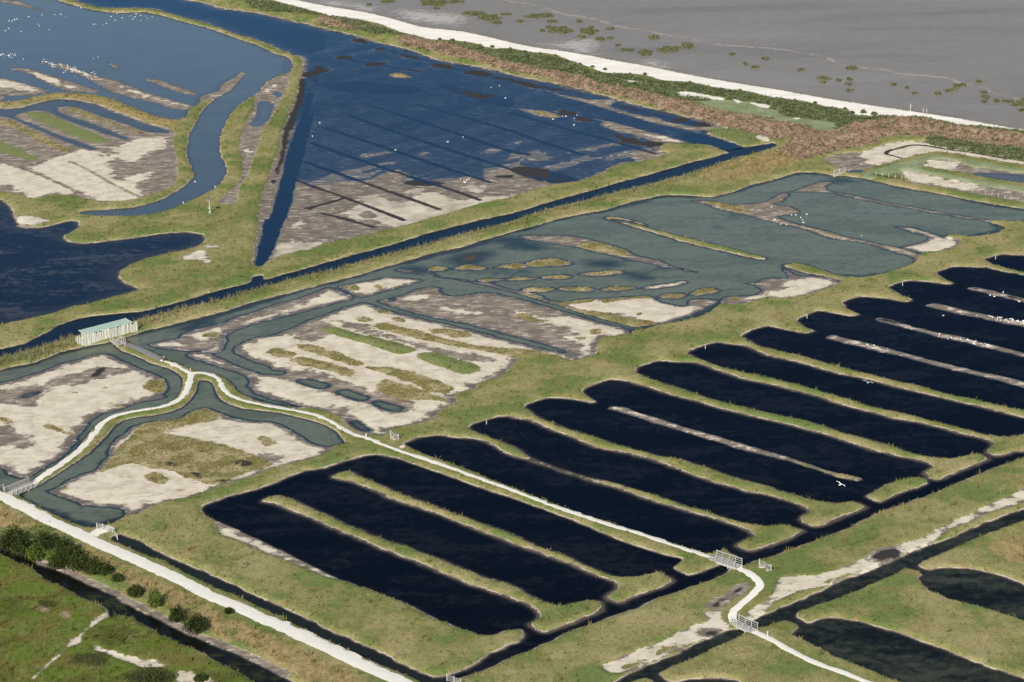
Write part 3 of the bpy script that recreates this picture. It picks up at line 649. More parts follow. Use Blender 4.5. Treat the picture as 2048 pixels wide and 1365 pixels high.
fill("Z10 700,-20 780,5 860,45 950,80 1100,130 1250,185 1400,240 1519,275 Z11 150,330 300,385 450,445 600,510 750,565 900,610 1010,635 1000,650 960,685 990,710 1050,735 1120,715 1230,675 1340,625 1300,600 1260,578 1170,603 "
     "1100,590 900,530 750,480 600,425 450,385 300,330 150,268 0,212 Z10 1300,120 1100,45 950,-10 880,-40", 0.42, 0.55, seg=bk('long grass bank carrying the straight white path to a footbridge'), jit=0.15)
fill("Z6 1230,1240 1270,1245 1400,1300 1519,1345 Z11 150,50 300,110 450,150 600,185 800,245 1000,310 1150,355 1300,400 1400,430 1519,445 Z12 100,435 170,455 205,468 130,510 50,540 0,555 Z11 1420,590 1380,580 1335,550 1400,520 "
     "1440,500 1400,465 1300,425 1150,380 1000,340 800,275 650,220 500,180 350,130 200,80 0,20 Z6 1400,1335 1300,1300 1220,1290", 0.46, 0.8, rim=0.65, grow=0.55, seg=bk('long bank with a pale worn trail, next past the path bank'))
fill("Z7 40,1120 90,1125 130,1160 250,1215 400,1265 500,1295 620,1340 720,1362 Z11 900,30 1050,60 1200,110 1350,160 1519,205 Z12 60,230 200,270 330,300 430,305 500,295 580,325 500,360 400,400 300,440 270,440 190,400 245,355 "
     "220,330 130,295 0,255 Z11 1400,235 1200,180 1050,125 850,50 700,10 Z7 500,1350 350,1290 200,1235 100,1190 0,1172 -40,1155", 0.46, 0.8, rim=0.65, grow=0.55, seg=bk('green and straw bank between the third and fourth basins past the path'))
fill("Z7 575,1120 620,1105 750,1145 900,1190 1050,1240 1250,1295 1450,1355 Z12 120,30 250,75 400,120 500,140 555,155 530,172 450,155 300,110 150,60 0,20 Z7 1400,1372 1200,1312 1000,1250 850,1205 700,1155 620,1132", 0.22, 0.12, flat=True, sand=1.2, grow=0.2,
     seg=('mud_bar', 'bare pale mud bar turning green at its end, within one dark basin', 'mud bar'))
paint('veg', "Z12 100,40 250,80 400,122 500,142 550,158 450,152 300,105 150,58", grow=0.3)
fill("Z7 700,930 735,910 800,945 900,975 1000,1005 1100,1040 1250,1085 1400,1120 1519,1150 Z8 150,1180 300,1220 450,1270 600,1310 750,1350 Z12 830,0 980,35 1100,40 1200,20 1260,15 1300,45 1200,90 1100,130 1000,165 935,125 980,90 "
     "930,60 800,30 700,5 Z8 600,1365 450,1310 300,1265 150,1225 0,1185 Z7 1350,1150 1200,1110 1050,1065 900,1025 780,985 690,960", 0.46, 0.8, rim=0.65, grow=0.55, seg=bk('bright green bank ending in a broad grassy foot'))
fill("Z12 580,262 640,225 700,195 780,168 860,152 920,155 945,180 880,215 780,250 670,297 620,285", 0.46, 0.75, rim=0.3, grow=0.2, seg=('islet', 'small oval grass islet beside the far canal', 'islet'))
fill("Z7 1010,800 1050,800 1100,825 1250,880 1350,905 1519,940 Z8 150,975 300,1020 450,1060 600,1110 750,1140 900,1180 1050,1215 1200,1255 1330,1285 1440,1290 1519,1275 P 2110,855 2110,890 Z12 1519,0 1470,0 1370,22 1300,5 Z8 1335,1335 "
     "1300,1310 1200,1285 1050,1245 900,1205 750,1180 600,1140 450,1100 300,1050 150,1010 0,975 Z7 1400,950 1250,905 1100,850 1000,840", 0.46, 0.8, rim=0.65, grow=0.55, seg=bk('rusty green bank above the basin with the flying gull'))
fill("Z7 1340,700 1370,700 1430,735 1519,765 Z8 150,800 300,840 450,885 600,920 750,955 900,990 1050,1035 1200,1065 1350,1100 1519,1135 1720,1180 1720,1220 1519,1175 1400,1145 1200,1095 1050,1060 900,1025 750,990 600,950 450,920 300,880 150,840 0,805 "
     "Z7 1400,755 1330,735", 0.42, 0.75, rim=0.55, grow=0.5, seg=bk('straw coloured bank below the bare mud bars'))
for t, s in (("Z8 350,705 390,685 450,700 600,735 750,775 900,815 1050,850 1200,890 1350,920 1519,960 1720,1000 1720,1030 1519,995 1350,950 1200,915 1050,880 900,840 750,800 600,765 450,730 400,715", 'long pale mud bar without birds, first of the bare bars'),
             ("Z8 640,590 680,585 760,605 860,635 1000,665 1130,690 1250,725 1400,760 1519,795 1720,840 1720,860 1519,812 1400,782 1250,748 1130,717 1000,692 860,652 760,627 680,607", 'dark thin mud bar with a loose row of white birds'),
             ("Z8 940,510 980,498 1080,515 1200,545 1350,575 1519,605 1720,645 1720,680 1519,637 1350,602 1200,572 1080,547 980,522", 'pale mud bar crowded with white birds'),
             ("Z8 1190,405 1230,402 1330,420 1450,450 1519,465 1720,505 1720,530 1519,487 1400,462 1300,437 1210,417", 'short dark mud bar with three white birds')):
    fill(t, 0.17, 0.1, flat=True, sand=1.5, grow=0.2, seg=('mud_bar', s, 'mud bar'))
fill("Z8 1280,240 1310,250 1350,270 1450,295 1519,310 1720,350 1720,370 1519,332 1400,312 1330,297 1290,280", 0.3, 0.4, seg=bk('short straw bank at the far corner of the basins'))
paint('dark', "Z8 645,592 700,590 780,612 770,622 690,605", "Z8 1200,405 1260,408 1250,418", "Z8 1420,450 1519,470 1519,482 1420,462", "Z8 880,645 1000,672 1100,690 1100,680 1000,660", grow=-0.1)
carve("Z9 1270,405 1285,412 1400,470 1519,515 Z10 100,558 200,608 300,658 450,728 560,775 520,768 450,755 330,712 220,667 100,617 0,580 Z9 1420,530 1330,505 1280,462", 0.13, out=0.5, sand=0.6)
ditch_s = "Z10 1050,1345 900,1275 750,1195 600,1130 450,1070 300,990 150,925 0,860 Z9 1400,800 1250,730 1100,670 950,600 820,530 700,490 655,510 720,550 850,600 1000,660 1100,715 1250,790 1400,850 1519,905 Z10 150,985 300,1060 450,1140 600,1210 750,1272 900,1330 1000,1375 1080,1420 1160,1400"
water('ditch', ditch_s, slope=0.5, depth=0.6, out=0.7)

# south-east canal, sand strip and two ponds
water('south_canal', "Z11 560,1420 620,1365 700,1320 800,1275 900,1230 1000,1190 1100,1135 1200,1100 1290,1060 1320,1050 1400,1010 1519,965 Z12 100,920 200,880 350,810 500,745 600,710 720,660 850,600 950,560 1100,510 "
      "1250,440 1400,380 1519,340 1720,265 1720,345 1600,380 1519,405 1400,445 1250,505 1150,550 1000,610 900,655 885,675 960,700 1030,690 1100,688 1200,695 1300,715 1400,745 1519,790 1720,860 1720,1080 1519,1000 1400,960 1250,920 1100,880 "
      "980,830 920,790 900,750 915,735 890,710 850,695 800,695 740,730 600,790 450,855 300,905 180,945 155,975 200,1005 250,1020 310,990 400,990 550,1010 650,1040 800,1085 950,1140 1100,1200 1250,1255 1400,1310 1519,1350 1660,1420 "
      "1000,1440 800,1365 700,1330 550,1270 400,1210 280,1150 190,1100 150,1080 185,1045 150,1010 90,1000 0,1030 Z11 1450,1050 1390,1080 1300,1110 1200,1160 1050,1230 930,1280 870,1305 860,1315 900,1345 960,1368 1060,1352 1200,1350 1340,1365 1340,1450", slope=0.35, depth=0.6, out=0.6)
fill("Z11 690,1370 780,1338 830,1350 850,1370 850,1420 690,1420", 0.35, 0.5)
SANDS = ["Z11 530,1290 600,1250 700,1205 760,1175 850,1150 950,1100 1050,1050 1150,1020 1165,990 1150,955 1240,950 1235,985 1260,1020 1290,1050 1200,1090 1100,1130 1000,1180 900,1225 820,1255 700,1310 600,1320",
         "Z11 1380,990 1420,950 1519,890 Z12 40,830 70,760 130,740 250,740 350,730 450,690 560,645 620,660 690,665 640,700 540,735 450,745 350,800 200,830 100,870 30,910 Z11 1450,995 1390,1010",
         "Z12 750,570 850,540 950,500 1100,420 1250,355 1330,310 1450,260 1519,230 1720,160 1720,230 1500,310 1400,345 1300,370 1200,420 1080,470 980,540 870,600 820,595"]
for t in SANDS:
    carve(t, 0.3, out=0.4, sand=0.0, seg=('sand_strip', 'pale sand strip along the south canal', 'sand strip'))
for t in ("Z12 590,640 640,600 720,580 790,595 800,625 740,650 680,665 620,655", "Z11 1165,930 1200,895 1260,865 1330,820 1395,800 1390,830 1320,875 1270,910 1220,945", "Z11 1120,1080 1160,1062 1220,1065 1240,1085 1190,1105 1140,1110"):
    paint('flat', t, grow=0.4)
    paint('sand', t, erase=True)
    paint('dark', t, grow=-0.6)
paint('dark', "Z12 460,565 600,510 700,485 640,530 520,570", "Z12 180,700 300,650 420,605 500,590 400,630 280,685", "Z12 750,465 900,400 1050,340 1200,270 1280,255 1100,340 900,420 760,478", grow=-0.7)
paint('straw', "Z12 540,600 640,540 740,510 760,545 640,590 560,625", "Z12 1300,560 1519,500 1650,560 1519,680 1350,640", "Z12 -60,610 300,500 600,370 900,265 1200,140 1519,20 1519,50 1200,180 900,310 600,420 300,550 0,660", grow=-0.5)
paint('veg', "Z11 850,1180 900,1160 1000,1155 960,1190 880,1215 850,1215", "Z11 650,1285 700,1255 800,1240 740,1285 660,1305", "Z12 340,790 450,745 540,725 560,705 480,730 350,775")

# creek and wet meadow, bottom left
water('creek', "P -120,1050 Z9 -30,535 60,590 150,610 240,670 330,700 430,745 520,790 600,820 680,855 720,890 800,930 900,975 1000,1030 1100,1080 1200,1120 1300,1160 1400,1200 1519,1255 Z10 80,1300 160,1340 240,1380 330,1430 150,1440 0,1365 "
      "Z9 1400,1300 1250,1220 1150,1165 1020,1110 920,1060 850,1015 760,975 700,975 650,985 640,945 600,910 500,870 400,810 300,770 200,700 120,665 40,620 -30,590 P -120,1070", slope=0.4, depth=0.6, out=0.6)
fb = smooth(pts("Z9 150,610 240,670 330,700 430,745 520,790 600,820 680,855 720,890 800,930 900,975 1000,1030 1100,1080 1200,1120 1300,1160 1400,1200 1519,1255 Z10 80,1300 160,1340"), closed=False) + np.array([0.4, 0.8])
sl, S = line_sd(fb, 0.7)
S = S + 0.45 * N_EDGE[sl] + 0.4 * N_MID[sl]
H[sl] = np.minimum(H[sl], np.where(S > -1.5, 0.14 + np.maximum(0, -S) * 0.5, 9))
np.maximum(ATTR['flat'][sl], S, out=ATTR['flat'][sl])
for t in ("Z9 640,950 650,985 600,1010 540,1050 490,1090 480,1140 420,1165 380,1200 300,1270 230,1330 190,1365 240,1300 330,1230 400,1160 420,1120 470,1100 510,1060 560,1000 610,970",
          "Z9 540,1150 600,1175 680,1200 760,1220 850,1240 920,1250 1000,1280 930,1292 850,1287 760,1257 690,1237 640,1207 560,1182", "Z9 1050,1310 1130,1310 1200,1340 1270,1380 1050,1380"):
    carve(t, 0.3, out=0.4, sand=-0.1)
paint('meadow', "P -140,1090 Z9 -30,600 40,635 120,680 200,715 300,785 400,825 500,885 600,925 640,960 700,985 760,990 850,1030 920,1075 1020,1125 1150,1180 1250,1235 1400,1315 1519,1375 P 520,1420 -140,1420")
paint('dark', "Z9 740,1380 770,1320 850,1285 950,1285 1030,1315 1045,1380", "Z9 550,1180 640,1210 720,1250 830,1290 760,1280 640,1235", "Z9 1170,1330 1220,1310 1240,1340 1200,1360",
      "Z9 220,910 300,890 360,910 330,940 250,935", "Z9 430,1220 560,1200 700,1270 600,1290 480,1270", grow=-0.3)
paint('brush', "Z9 360,975 400,965 425,1000 380,1010", "Z9 225,935 280,930 290,960 240,960", grow=-0.3)
paint('straw', "Z9 610,1130 680,1095 780,1100 860,1130 840,1165 800,1160 700,1160", grow=-0.8)
paint('straw', "Z9 -60,300 100,370 250,450 420,520 560,590 700,660 850,730 1000,810 1150,880 1300,960 1519,1060 Z10 150,1130 400,1240 650,1365 400,1420 Z9 1519,1190 1300,1100 1100,1010 900,880 700,740 620,690 460,590 400,520 300,480 150,460 -60,450",
      "Z9 480,860 560,890 620,920 560,930 500,890", "Z9 720,980 780,985 850,1020 800,1030", "Z9 120,670 190,700 180,730 130,700")
# ------------------------------------------------------------------ node helpers
class NT:
    def __init__(self, name):
        self.mat = bpy.data.materials.new(name)
        self.mat.use_nodes = True
        self.t = self.mat.node_tree
        self.t.nodes.clear()
        self.out = self.t.nodes.new("ShaderNodeOutputMaterial")
    def n(self, kind, **kw):
        nd = self.t.nodes.new(kind)
        for k, v in kw.items():
            setattr(nd, k, v)
        return nd
    def link(self, a, b):
        self.t.links.new(a, b)
    def put(self, sock, v):
        if isinstance(v, bpy.types.NodeSocket):
            self.link(v, sock)
        else:
            sock.default_value = v
    def math(self, op, a, b=0.0, c=None, clamp=False):
        nd = self.n("ShaderNodeMath", operation=op, use_clamp=clamp)
        self.put(nd.inputs[0], a)
        self.put(nd.inputs[1], b)
        if c is not None:
            self.put(nd.inputs[2], c)
        return nd.outputs[0]
    def step(self, v, a, b):
        nd = self.n("ShaderNodeMapRange", interpolation_type='SMOOTHSTEP')
        self.put(nd.inputs[0], v)
        self.put(nd.inputs[1], a)
        self.put(nd.inputs[2], b)
        return nd.outputs[0]
    def mix(self, f, a, b):
        nd = self.n("ShaderNodeMix", data_type='RGBA')
        self.put(nd.inputs[0], f)
        self.put(nd.inputs[6], a if isinstance(a, bpy.types.NodeSocket) else (*a, 1.0))
        self.put(nd.inputs[7], b if isinstance(b, bpy.types.NodeSocket) else (*b, 1.0))
        return nd.outputs[2]
    def noise(self, scale, detail=4.0, vec=None, rough=0.55, dist=0.0):
        nd = self.n("ShaderNodeTexNoise")
        nd.inputs["Scale"].default_value = scale
        nd.inputs["Detail"].default_value = detail
        nd.inputs["Roughness"].default_value = rough
        nd.inputs["Distortion"].default_value = dist
        if vec is not None:
            self.link(vec, nd.inputs["Vector"])
        return nd.outputs["Fac"]
    def attr(self, name):
        nd = self.n("ShaderNodeAttribute")
        nd.attribute_name = name
        return nd
    def mapping(self, vec, rot=0.0, scale=(1, 1, 1)):
        m = self.n("ShaderNodeMapping")
        m.inputs["Rotation"].default_value = (0, 0, rot)
        m.inputs["Scale"].default_value = scale
        self.link(vec, m.inputs["Vector"])
        return m.outputs[0]
    def principled(self, col, rough=0.8, spec=0.3, normal=None, **kw):
        p = self.n("ShaderNodeBsdfPrincipled")
        self.put(p.inputs["Base Color"], col if isinstance(col, bpy.types.NodeSocket) else (*col, 1.0))
        self.put(p.inputs["Roughness"], rough)
        self.put(p.inputs["Specular IOR Level"], spec)
        for k, v in kw.items():
            self.put(p.inputs[k], v)
        if normal is not None:
            self.link(normal, p.inputs["Normal"])
        return p.outputs[0]
    def bump(self, h, strength=0.5, dist=0.1):
        b = self.n("ShaderNodeBump")
        b.inputs["Strength"].default_value = strength
        b.inputs["Distance"].default_value = dist
        self.link(h, b.inputs["Height"])
        return b.outputs[0]
    def end(self, surf):
        self.link(surf, self.out.inputs["Surface"])
        return self.mat

a_, b_ = pts("P 535,995 1060,1210")
STRIP_ROT = math.atan2(b_[1] - a_[1], b_[0] - a_[0])
C_GRASS, C_GRASS2, C_DRY = (0.205, 0.208, 0.068), (0.150, 0.170, 0.048), (0.300, 0.258, 0.118)
C_STRAW, C_STRAW2 = (0.395, 0.285, 0.140), (0.250, 0.200, 0.085)
C_LUSH, C_MEADOW, C_MEADOW2 = (0.150, 0.185, 0.050), (0.110, 0.150, 0.026), (0.150, 0.130, 0.036)
C_BRUSH, C_BRUSH2, C_PALE = (0.350, 0.250, 0.172), (0.240, 0.162, 0.108), (0.262, 0.292, 0.168)
C_SHRUB = (0.110, 0.130, 0.058)

def grass_colour(T, pos):
    """colour of living and dry grass by place, shared by the turf and the blades on it"""
    big = T.noise(0.035, 3.0, pos)
    mid = T.noise(0.22, 4.0, pos)
    streak = T.noise(1.0, 3.0, T.mapping(pos, 0.25, (1.3, 0.35, 1.0)))
    fine = T.noise(2.6, 3.0, pos, 0.7)
    v = T.math('ADD', T.math('MULTIPLY', big, 0.7), T.math('MULTIPLY', mid, 0.3))
    c = T.mix(T.step(v, 0.36, 0.58), C_GRASS2, C_GRASS)
    c = T.mix(T.math('MULTIPLY', T.step(T.math('ADD', T.math('MULTIPLY', T.math('ADD', mid, big), 0.34), T.math('MULTIPLY', streak, 0.32)), 0.38, 0.66), 0.95), c, C_DRY)
    st = T.mix(T.step(T.math('ADD', T.math('MULTIPLY', streak, 0.5), T.math('MULTIPLY', mid, 0.5)), 0.4, 0.62), C_STRAW2, C_STRAW)
    st = T.mix(T.math('MULTIPLY', T.step(mid, 0.52, 0.66), 0.8), st, C_GRASS2)
    tone = T.noise(0.085, 4.0, pos, 0.6)
    tuss = T.noise(0.75, 4.0, pos, 0.7)
    c = T.mix(T.math('MULTIPLY', T.step(tone, 0.49, 0.60), 0.85), c, (0.132, 0.176, 0.050))
    c = T.mix(T.math('MULTIPLY', T.step(T.noise(0.30, 4.0, pos, 0.65), 0.56, 0.68), 0.6), c, (0.250, 0.168, 0.070))
    c = T.mix(T.math('MULTIPLY', T.step(tone, 0.46, 0.36), 0.6), c, (0.330, 0.280, 0.140))
    c = T.mix(T.math('MULTIPLY', T.step(tuss, 0.56, 0.70), 0.55), c, (0.085, 0.100, 0.030))
    wob = T.math('MULTIPLY', T.math('SUBTRACT', mid, 0.5), 7.0)
    def m(name, lo=-0.8, hi=0.8, k=1.0):
        return T.step(T.math('ADD', T.attr(name).outputs["Fac"], T.math('MULTIPLY', wob, k)), lo, hi)
    c = T.mix(m('straw'), c, st)
    me = T.mix(T.step(mid, 0.4, 0.62), C_MEADOW, C_MEADOW2)
    me = T.mix(T.step(streak, 0.52, 0.72), me, C_LUSH)
    me = T.mix(T.math('MULTIPLY', T.step(T.noise(0.11, 4.0, pos, 0.65), 0.50, 0.64), 0.75), me, (0.068, 0.086, 0.018))
    me = T.mix(T.math('MULTIPLY', T.step(T.noise(0.4, 4.0, pos, 0.65), 0.58, 0.70), 0.6), me, (0.230, 0.190, 0.085))
    c = T.mix(m('meadow', k=0.2), c, me)
    c = T.mix(m('lush', -0.4, 0.4, 0.2), c, T.mix(T.step(mid, 0.4, 0.62), (0.155, 0.182, 0.064), (0.185, 0.195, 0.075)))
    c = T.mix(m('pale', -0.6, 0.6, 0.3), c, T.mix(T.step(mid, 0.35, 0.65), C_PALE, (0.190, 0.225, 0.110)))
    c = T.mix(m('shrub', -0.5, 0.5, 0.3), c, C_SHRUB)
    c = T.mix(m('brush', -0.6, 0.6, 0.45), c, T.mix(T.step(T.math('ADD', T.math('MULTIPLY', mid, 0.5), T.math('MULTIPLY', fine, 0.5)), 0.40, 0.60), C_BRUSH2, C_BRUSH))
    bright = T.n("ShaderNodeHueSaturation")
    T.put(bright.inputs["Value"], T.math('ADD', 0.45, T.math('MULTIPLY', fine, 1.1)))
    T.link(c, bright.inputs["Color"])
    return bright.outputs[0], wob, mid, streak, fine

BDIR = pts("P 900,70 1900,225")
BDIR = BDIR[1] - BDIR[0]

def ground_material():
    T = NT("marsh_ground")
    pos = T.n("ShaderNodeNewGeometry").outputs["Position"]
    sep = T.n("ShaderNodeSeparateXYZ")
    T.link(pos, sep.inputs[0])
    z = sep.outputs[2]
    grass, wob, mid, streak, fine = grass_colour(T, pos)
    strip = T.noise(0.55, 5.0, T.mapping(pos, -STRIP_ROT, (0.22, 1.0, 1.0)), 0.6)
    strip2 = T.noise(1.7, 4.0, T.mapping(pos, -STRIP_ROT, (0.3, 1.0, 1.0)), 0.6)
    patch = T.noise(0.33, 6.0, pos, 0.62)
    edge = T.noise(1.1, 5.0, pos, 0.65)
    wob2 = T.math('ADD', T.math('MULTIPLY', T.math('SUBTRACT', strip, 0.5), 2.2), T.math('ADD', T.math('MULTIPLY', T.math('SUBTRACT', patch, 0.5), 7.5), T.math('MULTIPLY', T.math('SUBTRACT', edge, 0.5), 3.2)))
    wob3 = T.math('MULTIPLY', T.math('SUBTRACT', edge, 0.5), 1.6)
    A = lambda n: T.attr(n).outputs["Fac"]
    # bare ground
    mud = T.mix(T.step(patch, 0.36, 0.64), (0.165, 0.133, 0.104), (0.262, 0.218, 0.170))
    mud = T.mix(T.math('MULTIPLY', T.step(strip2, 0.56, 0.72), 0.45), mud, (0.33, 0.29, 0.25))
    mud = T.mix(T.step(z, 0.10, 0.015), mud, (0.105, 0.088, 0.078))
    sand = T.mix(T.step(patch, 0.34, 0.62), (0.495, 0.425, 0.318), (0.625, 0.555, 0.432))
    sand = T.mix(T.math('MULTIPLY', T.step(edge, 0.56, 0.68), 0.4), sand, (0.33, 0.275, 0.225))
    freck = T.noise(0.85, 6.0, T.mapping(pos, -STRIP_ROT, (0.40, 1.0, 1.0)), 0.72)
    sand = T.mix(T.math('MULTIPLY', T.step(freck, 0.57, 0.65), 0.65), sand, (0.255, 0.208, 0.165))
    mud = T.mix(T.math('MULTIPLY', T.step(freck, 0.54, 0.61), T.math('MULTIPLY', T.step(patch, 0.38, 0.52), 0.9)), mud, (0.48, 0.41, 0.33))
    mud = T.mix(T.math('MULTIPLY', T.step(freck, 0.46, 0.38), 0.6), mud, (0.095, 0.080, 0.070))
    sm = T.step(T.math('ADD', A('sand'), T.math('MULTIPLY', wob2, 0.85)), -0.35, 0.55)
    sm = T.math('MULTIPLY', sm, T.step(z, 0.03, 0.09))
    bare = T.mix(sm, mud, sand)
    bare = T.mix(T.step(T.math('ADD', A('mud'), wob3), -0.3, 0.4), bare, mud)
    # salt plants
    vegc = T.mix(T.step(mid, 0.42, 0.58), (0.190, 0.172, 0.062), (0.360, 0.300, 0.160))
    vegc = T.mix(T.math('MULTIPLY', T.step(patch, 0.52, 0.66), 0.75), vegc, (0.185, 0.105, 0.038))
    vegc = T.mix(T.step(fine, 0.48, 0.68), vegc, (0.085, 0.095, 0.030))
    bare = T.mix(T.step(T.math('ADD', A('veg'), T.math('MULTIPLY', wob2, 0.35)), -0.1, 0.35), bare, vegc)
    lushbare = T.step(T.math('ADD', A('lush'), wob3), -0.2, 0.3)
    # tidal mud, beach, foam
    tid = T.mix(T.step(patch, 0.25, 0.75), (0.182, 0.161, 0.138), (0.216, 0.193, 0.166))
    a_sh = math.atan2(BDIR[1], BDIR[0])
    band = T.noise(0.05, 5.0, T.mapping(pos, -a_sh, (0.25, 1.0, 1.0)), 0.6)
    tid = T.mix(T.math('MULTIPLY', T.step(band, 0.50, 0.66), 0.5), tid, (0.135, 0.120, 0.108))
    tid = T.mix(T.math('MULTIPLY', T.step(band, 0.46, 0.34), 0.45), tid, (0.240, 0.220, 0.200))
    tid = T.mix(T.math('MULTIPLY', T.step(T.math('ADD', A('pale'), T.math('MULTIPLY', T.math('SUBTRACT', strip2, 0.52), 30.0)), -0.5, 2.5), 0.8), tid, (0.46, 0.42, 0.37))
    bare = T.mix(T.step(A('tidal'), -0.4, 0.4), bare, tid)
    bare = T.mix(T.math('MULTIPLY', T.step(T.math('ADD', A('foam'), wob3), -0.2, 0.5), 0.5), bare, (0.40, 0.35, 0.29))
    # grass against bare ground
    g = T.mix(T.step(T.math('ADD', A('dark'), T.math('ADD', wob3, T.math('MULTIPLY', wob, 0.5))), -0.6, 0.6), grass, (0.050, 0.052, 0.018))
    # low banks at the waterline: wet foot, pale crumbling lip
    lip = T.math('ADD', z, T.math('MULTIPLY', T.math('SUBTRACT', edge, 0.5), 0.22))
    bank = T.mix(T.step(lip, 0.02, 0.14), (0.075, 0.060, 0.048), T.mix(T.step(patch, 0.4, 0.6), (0.235, 0.185, 0.140), (0.50, 0.42, 0.34)))
    g = T.mix(T.step(lip, 0.21, 0.12), g, bank)
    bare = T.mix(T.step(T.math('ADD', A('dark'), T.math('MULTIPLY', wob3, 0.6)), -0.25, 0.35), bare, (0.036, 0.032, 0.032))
    flat = T.step(T.math('ADD', A('flat'), T.math('MULTIPLY', wob3, 0.9)), -0.15, 0.2)
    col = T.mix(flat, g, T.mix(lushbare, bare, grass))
    bsand = T.mix(T.step(strip, 0.3, 0.7), (0.70, 0.64, 0.55), (0.84, 0.79, 0.71))
    col = T.mix(T.step(T.math('ADD', A('beach'), T.math('MULTIPLY', wob3, 1.4)), -0.2, 0.2), col, bsand)
    wet = T.math('MULTIPLY', T.math('MULTIPLY', flat, T.step(z, 0.075, 0.012)), T.math('MULTIPLY', T.step(A('tidal'), 1.0, -1.0), T.math('SUBTRACT', 1.0, T.math('MULTIPLY', T.step(A('dark'), -0.5, 0.3), 0.9))))
    rough = T.math('SUBTRACT', 0.9, T.math('MULTIPLY', wet, 0.45))
    rough = T.math('SUBTRACT', rough, T.math('MULTIPLY', T.step(A('tidal'), -1.0, 4.0), 0.38))
    spec = T.math('ADD', 0.08, T.math('MULTIPLY', T.math('MAXIMUM', wet, T.math('MULTIPLY', T.step(A('tidal'), 0.0, 3.0), 0.7)), 0.35))
    gh = T.noise(3.5, 4.0, pos, 0.7)
    hb = T.math('ADD', T.math('MULTIPLY', T.math('MULTIPLY', gh, T.math('SUBTRACT', 1.0, flat)), 0.30), T.math('ADD', T.math('MULTIPLY', edge, 0.05), T.math('MULTIPLY', strip2, 0.03)))
    nrm = T.bump(hb, 0.6, 1.0)
    return T.end(T.principled(col, rough, spec, nrm))

def water_material(name, deep, turbid, refl=1.0, tint=(1, 1, 1), clarity=3.0, patch_col=None, patch_amt=0.0, rough=0.06, ripple=0.02, streak=0.0, shallow=None, plo=0.53):
    """clear or cloudy water over the real bed: the deeper the bed, the less of it shows"""
    T = NT(name)
    pos = T.n("ShaderNodeNewGeometry").outputs["Position"]
    depth = T.attr('depth').outputs["Fac"]
    n1 = T.noise(0.12, 5.0, T.mapping(pos, -STRIP_ROT, (0.4, 1.0, 1.0)), 0.65, 0.6)
    n2 = T.noise(0.55, 5.0, pos, 0.65, 0.4)
    nn = T.math('ADD', T.math('MULTIPLY', n1, 0.6), T.math('MULTIPLY', n2, 0.4))
    col = T.mix(T.step(nn, 0.4, 0.62), deep, turbid)
    if patch_col:
        col = T.mix(T.math('MULTIPLY', T.step(nn, plo, plo + 0.08), patch_amt), col, patch_col)
    if shallow:
        col = T.mix(T.step(T.math('ADD', depth, T.math('MULTIPLY', T.math('SUBTRACT', nn, 0.5), 0.5)), 0.02, 0.30), shallow, col)
    absorb = T.math('SUBTRACT', 1.0, T.math('EXPONENT', T.math('MULTIPLY', T.math('MAXIMUM', depth, 0.0), -clarity)))
    tr = T.n("ShaderNodeBsdfTransparent")
    tr.inputs[0].default_value = (0.80, 0.84, 0.86, 1)
    df = T.n("ShaderNodeBsdfDiffuse")
    T.link(col, df.inputs[0])
    body = T.n("ShaderNodeMixShader")
    T.link(absorb, body.inputs[0])
    T.link(tr.outputs[0], body.inputs[1])
    T.link(df.outputs[0], body.inputs[2])
    rp = T.noise(1.4, 3.0, T.mapping(pos, 0.5, (1.0, 0.35, 1.0)), 0.6)
    nrm = T.bump(rp, 1.0, ripple)
    gl = T.n("ShaderNodeBsdfGlossy")
    gl.inputs["Color"].default_value = (*tint, 1)
    T.put(gl.inputs["Roughness"], T.math('ADD', rough, T.math('MULTIPLY', T.step(n1, 0.45, 0.65), streak)))
    T.link(nrm, gl.inputs["Normal"])
    fr = T.n("ShaderNodeFresnel")
    fr.inputs[0].default_value = 1.33
    T.link(nrm, fr.inputs["Normal"])
    mixs = T.n("ShaderNodeMixShader")
    T.link(T.math('MULTIPLY', fr.outputs[0], refl, clamp=True), mixs.inputs[0])
    T.link(body.outputs[0], mixs.inputs[1])
    T.link(gl.outputs[0], mixs.inputs[2])
    return T.end(mixs.outputs[0])

def plain(name, col, rough=0.8, spec=0.25, vary=0.25, scale=3.0, bump=0.02):
    T = NT(name)
    oi = T.n("ShaderNodeNewGeometry").outputs["Position"]
    nz = T.noise(scale, 4.0, oi, 0.65)
    rnd = T.n("ShaderNodeObjectInfo").outputs["Random"]
    hs = T.n("ShaderNodeHueSaturation")
    T.put(hs.inputs["Value"], T.math('ADD', 1.0 - vary, T.math('ADD', T.math('MULTIPLY', nz, vary), T.math('MULTIPLY', rnd, vary))))
    hs.inputs["Color"].default_value = (*col, 1)
    return T.end(T.principled(hs.outputs[0], rough, spec, T.bump(nz, 0.5, bump)))

# ------------------------------------------------------------------ paths flatten the ground under them
ROAD = "Z9 -180,195 -40,258 40,290 150,345 300,425 430,480 530,530 650,585 800,650 950,720 1100,790 1250,870 1400,930 1519,985 Z10 150,1050 300,1120 450,1190 600,1265 750,1330 830,1365 980,1440"
SPUR = "Z9 545,510 585,487 630,468 660,458"
PATH_W = "Z5 1135,925 1128,960 1118,1000 1090,1050 1040,1090 960,1120 850,1140 740,1160 660,1185 600,1225 550,1290 500,1350 Z9 460,10 400,55 330,105 260,150 205,185 190,195"
PATH_M = ("Z5 958,843 1030,870 1100,905 1135,920 1200,920 1270,940 1310,975 1330,1020 1370,1055 1440,1080 1519,1095 Z6 120,1120 250,1145 370,1175 450,1210 520,1250 590,1290 650,1305 720,1335 "
          "Z10 840,0 950,35 1100,85 1250,140 1400,195 1519,238 Z11 150,295 300,350 450,400 600,450 750,490 900,545 1050,595 1190,640")
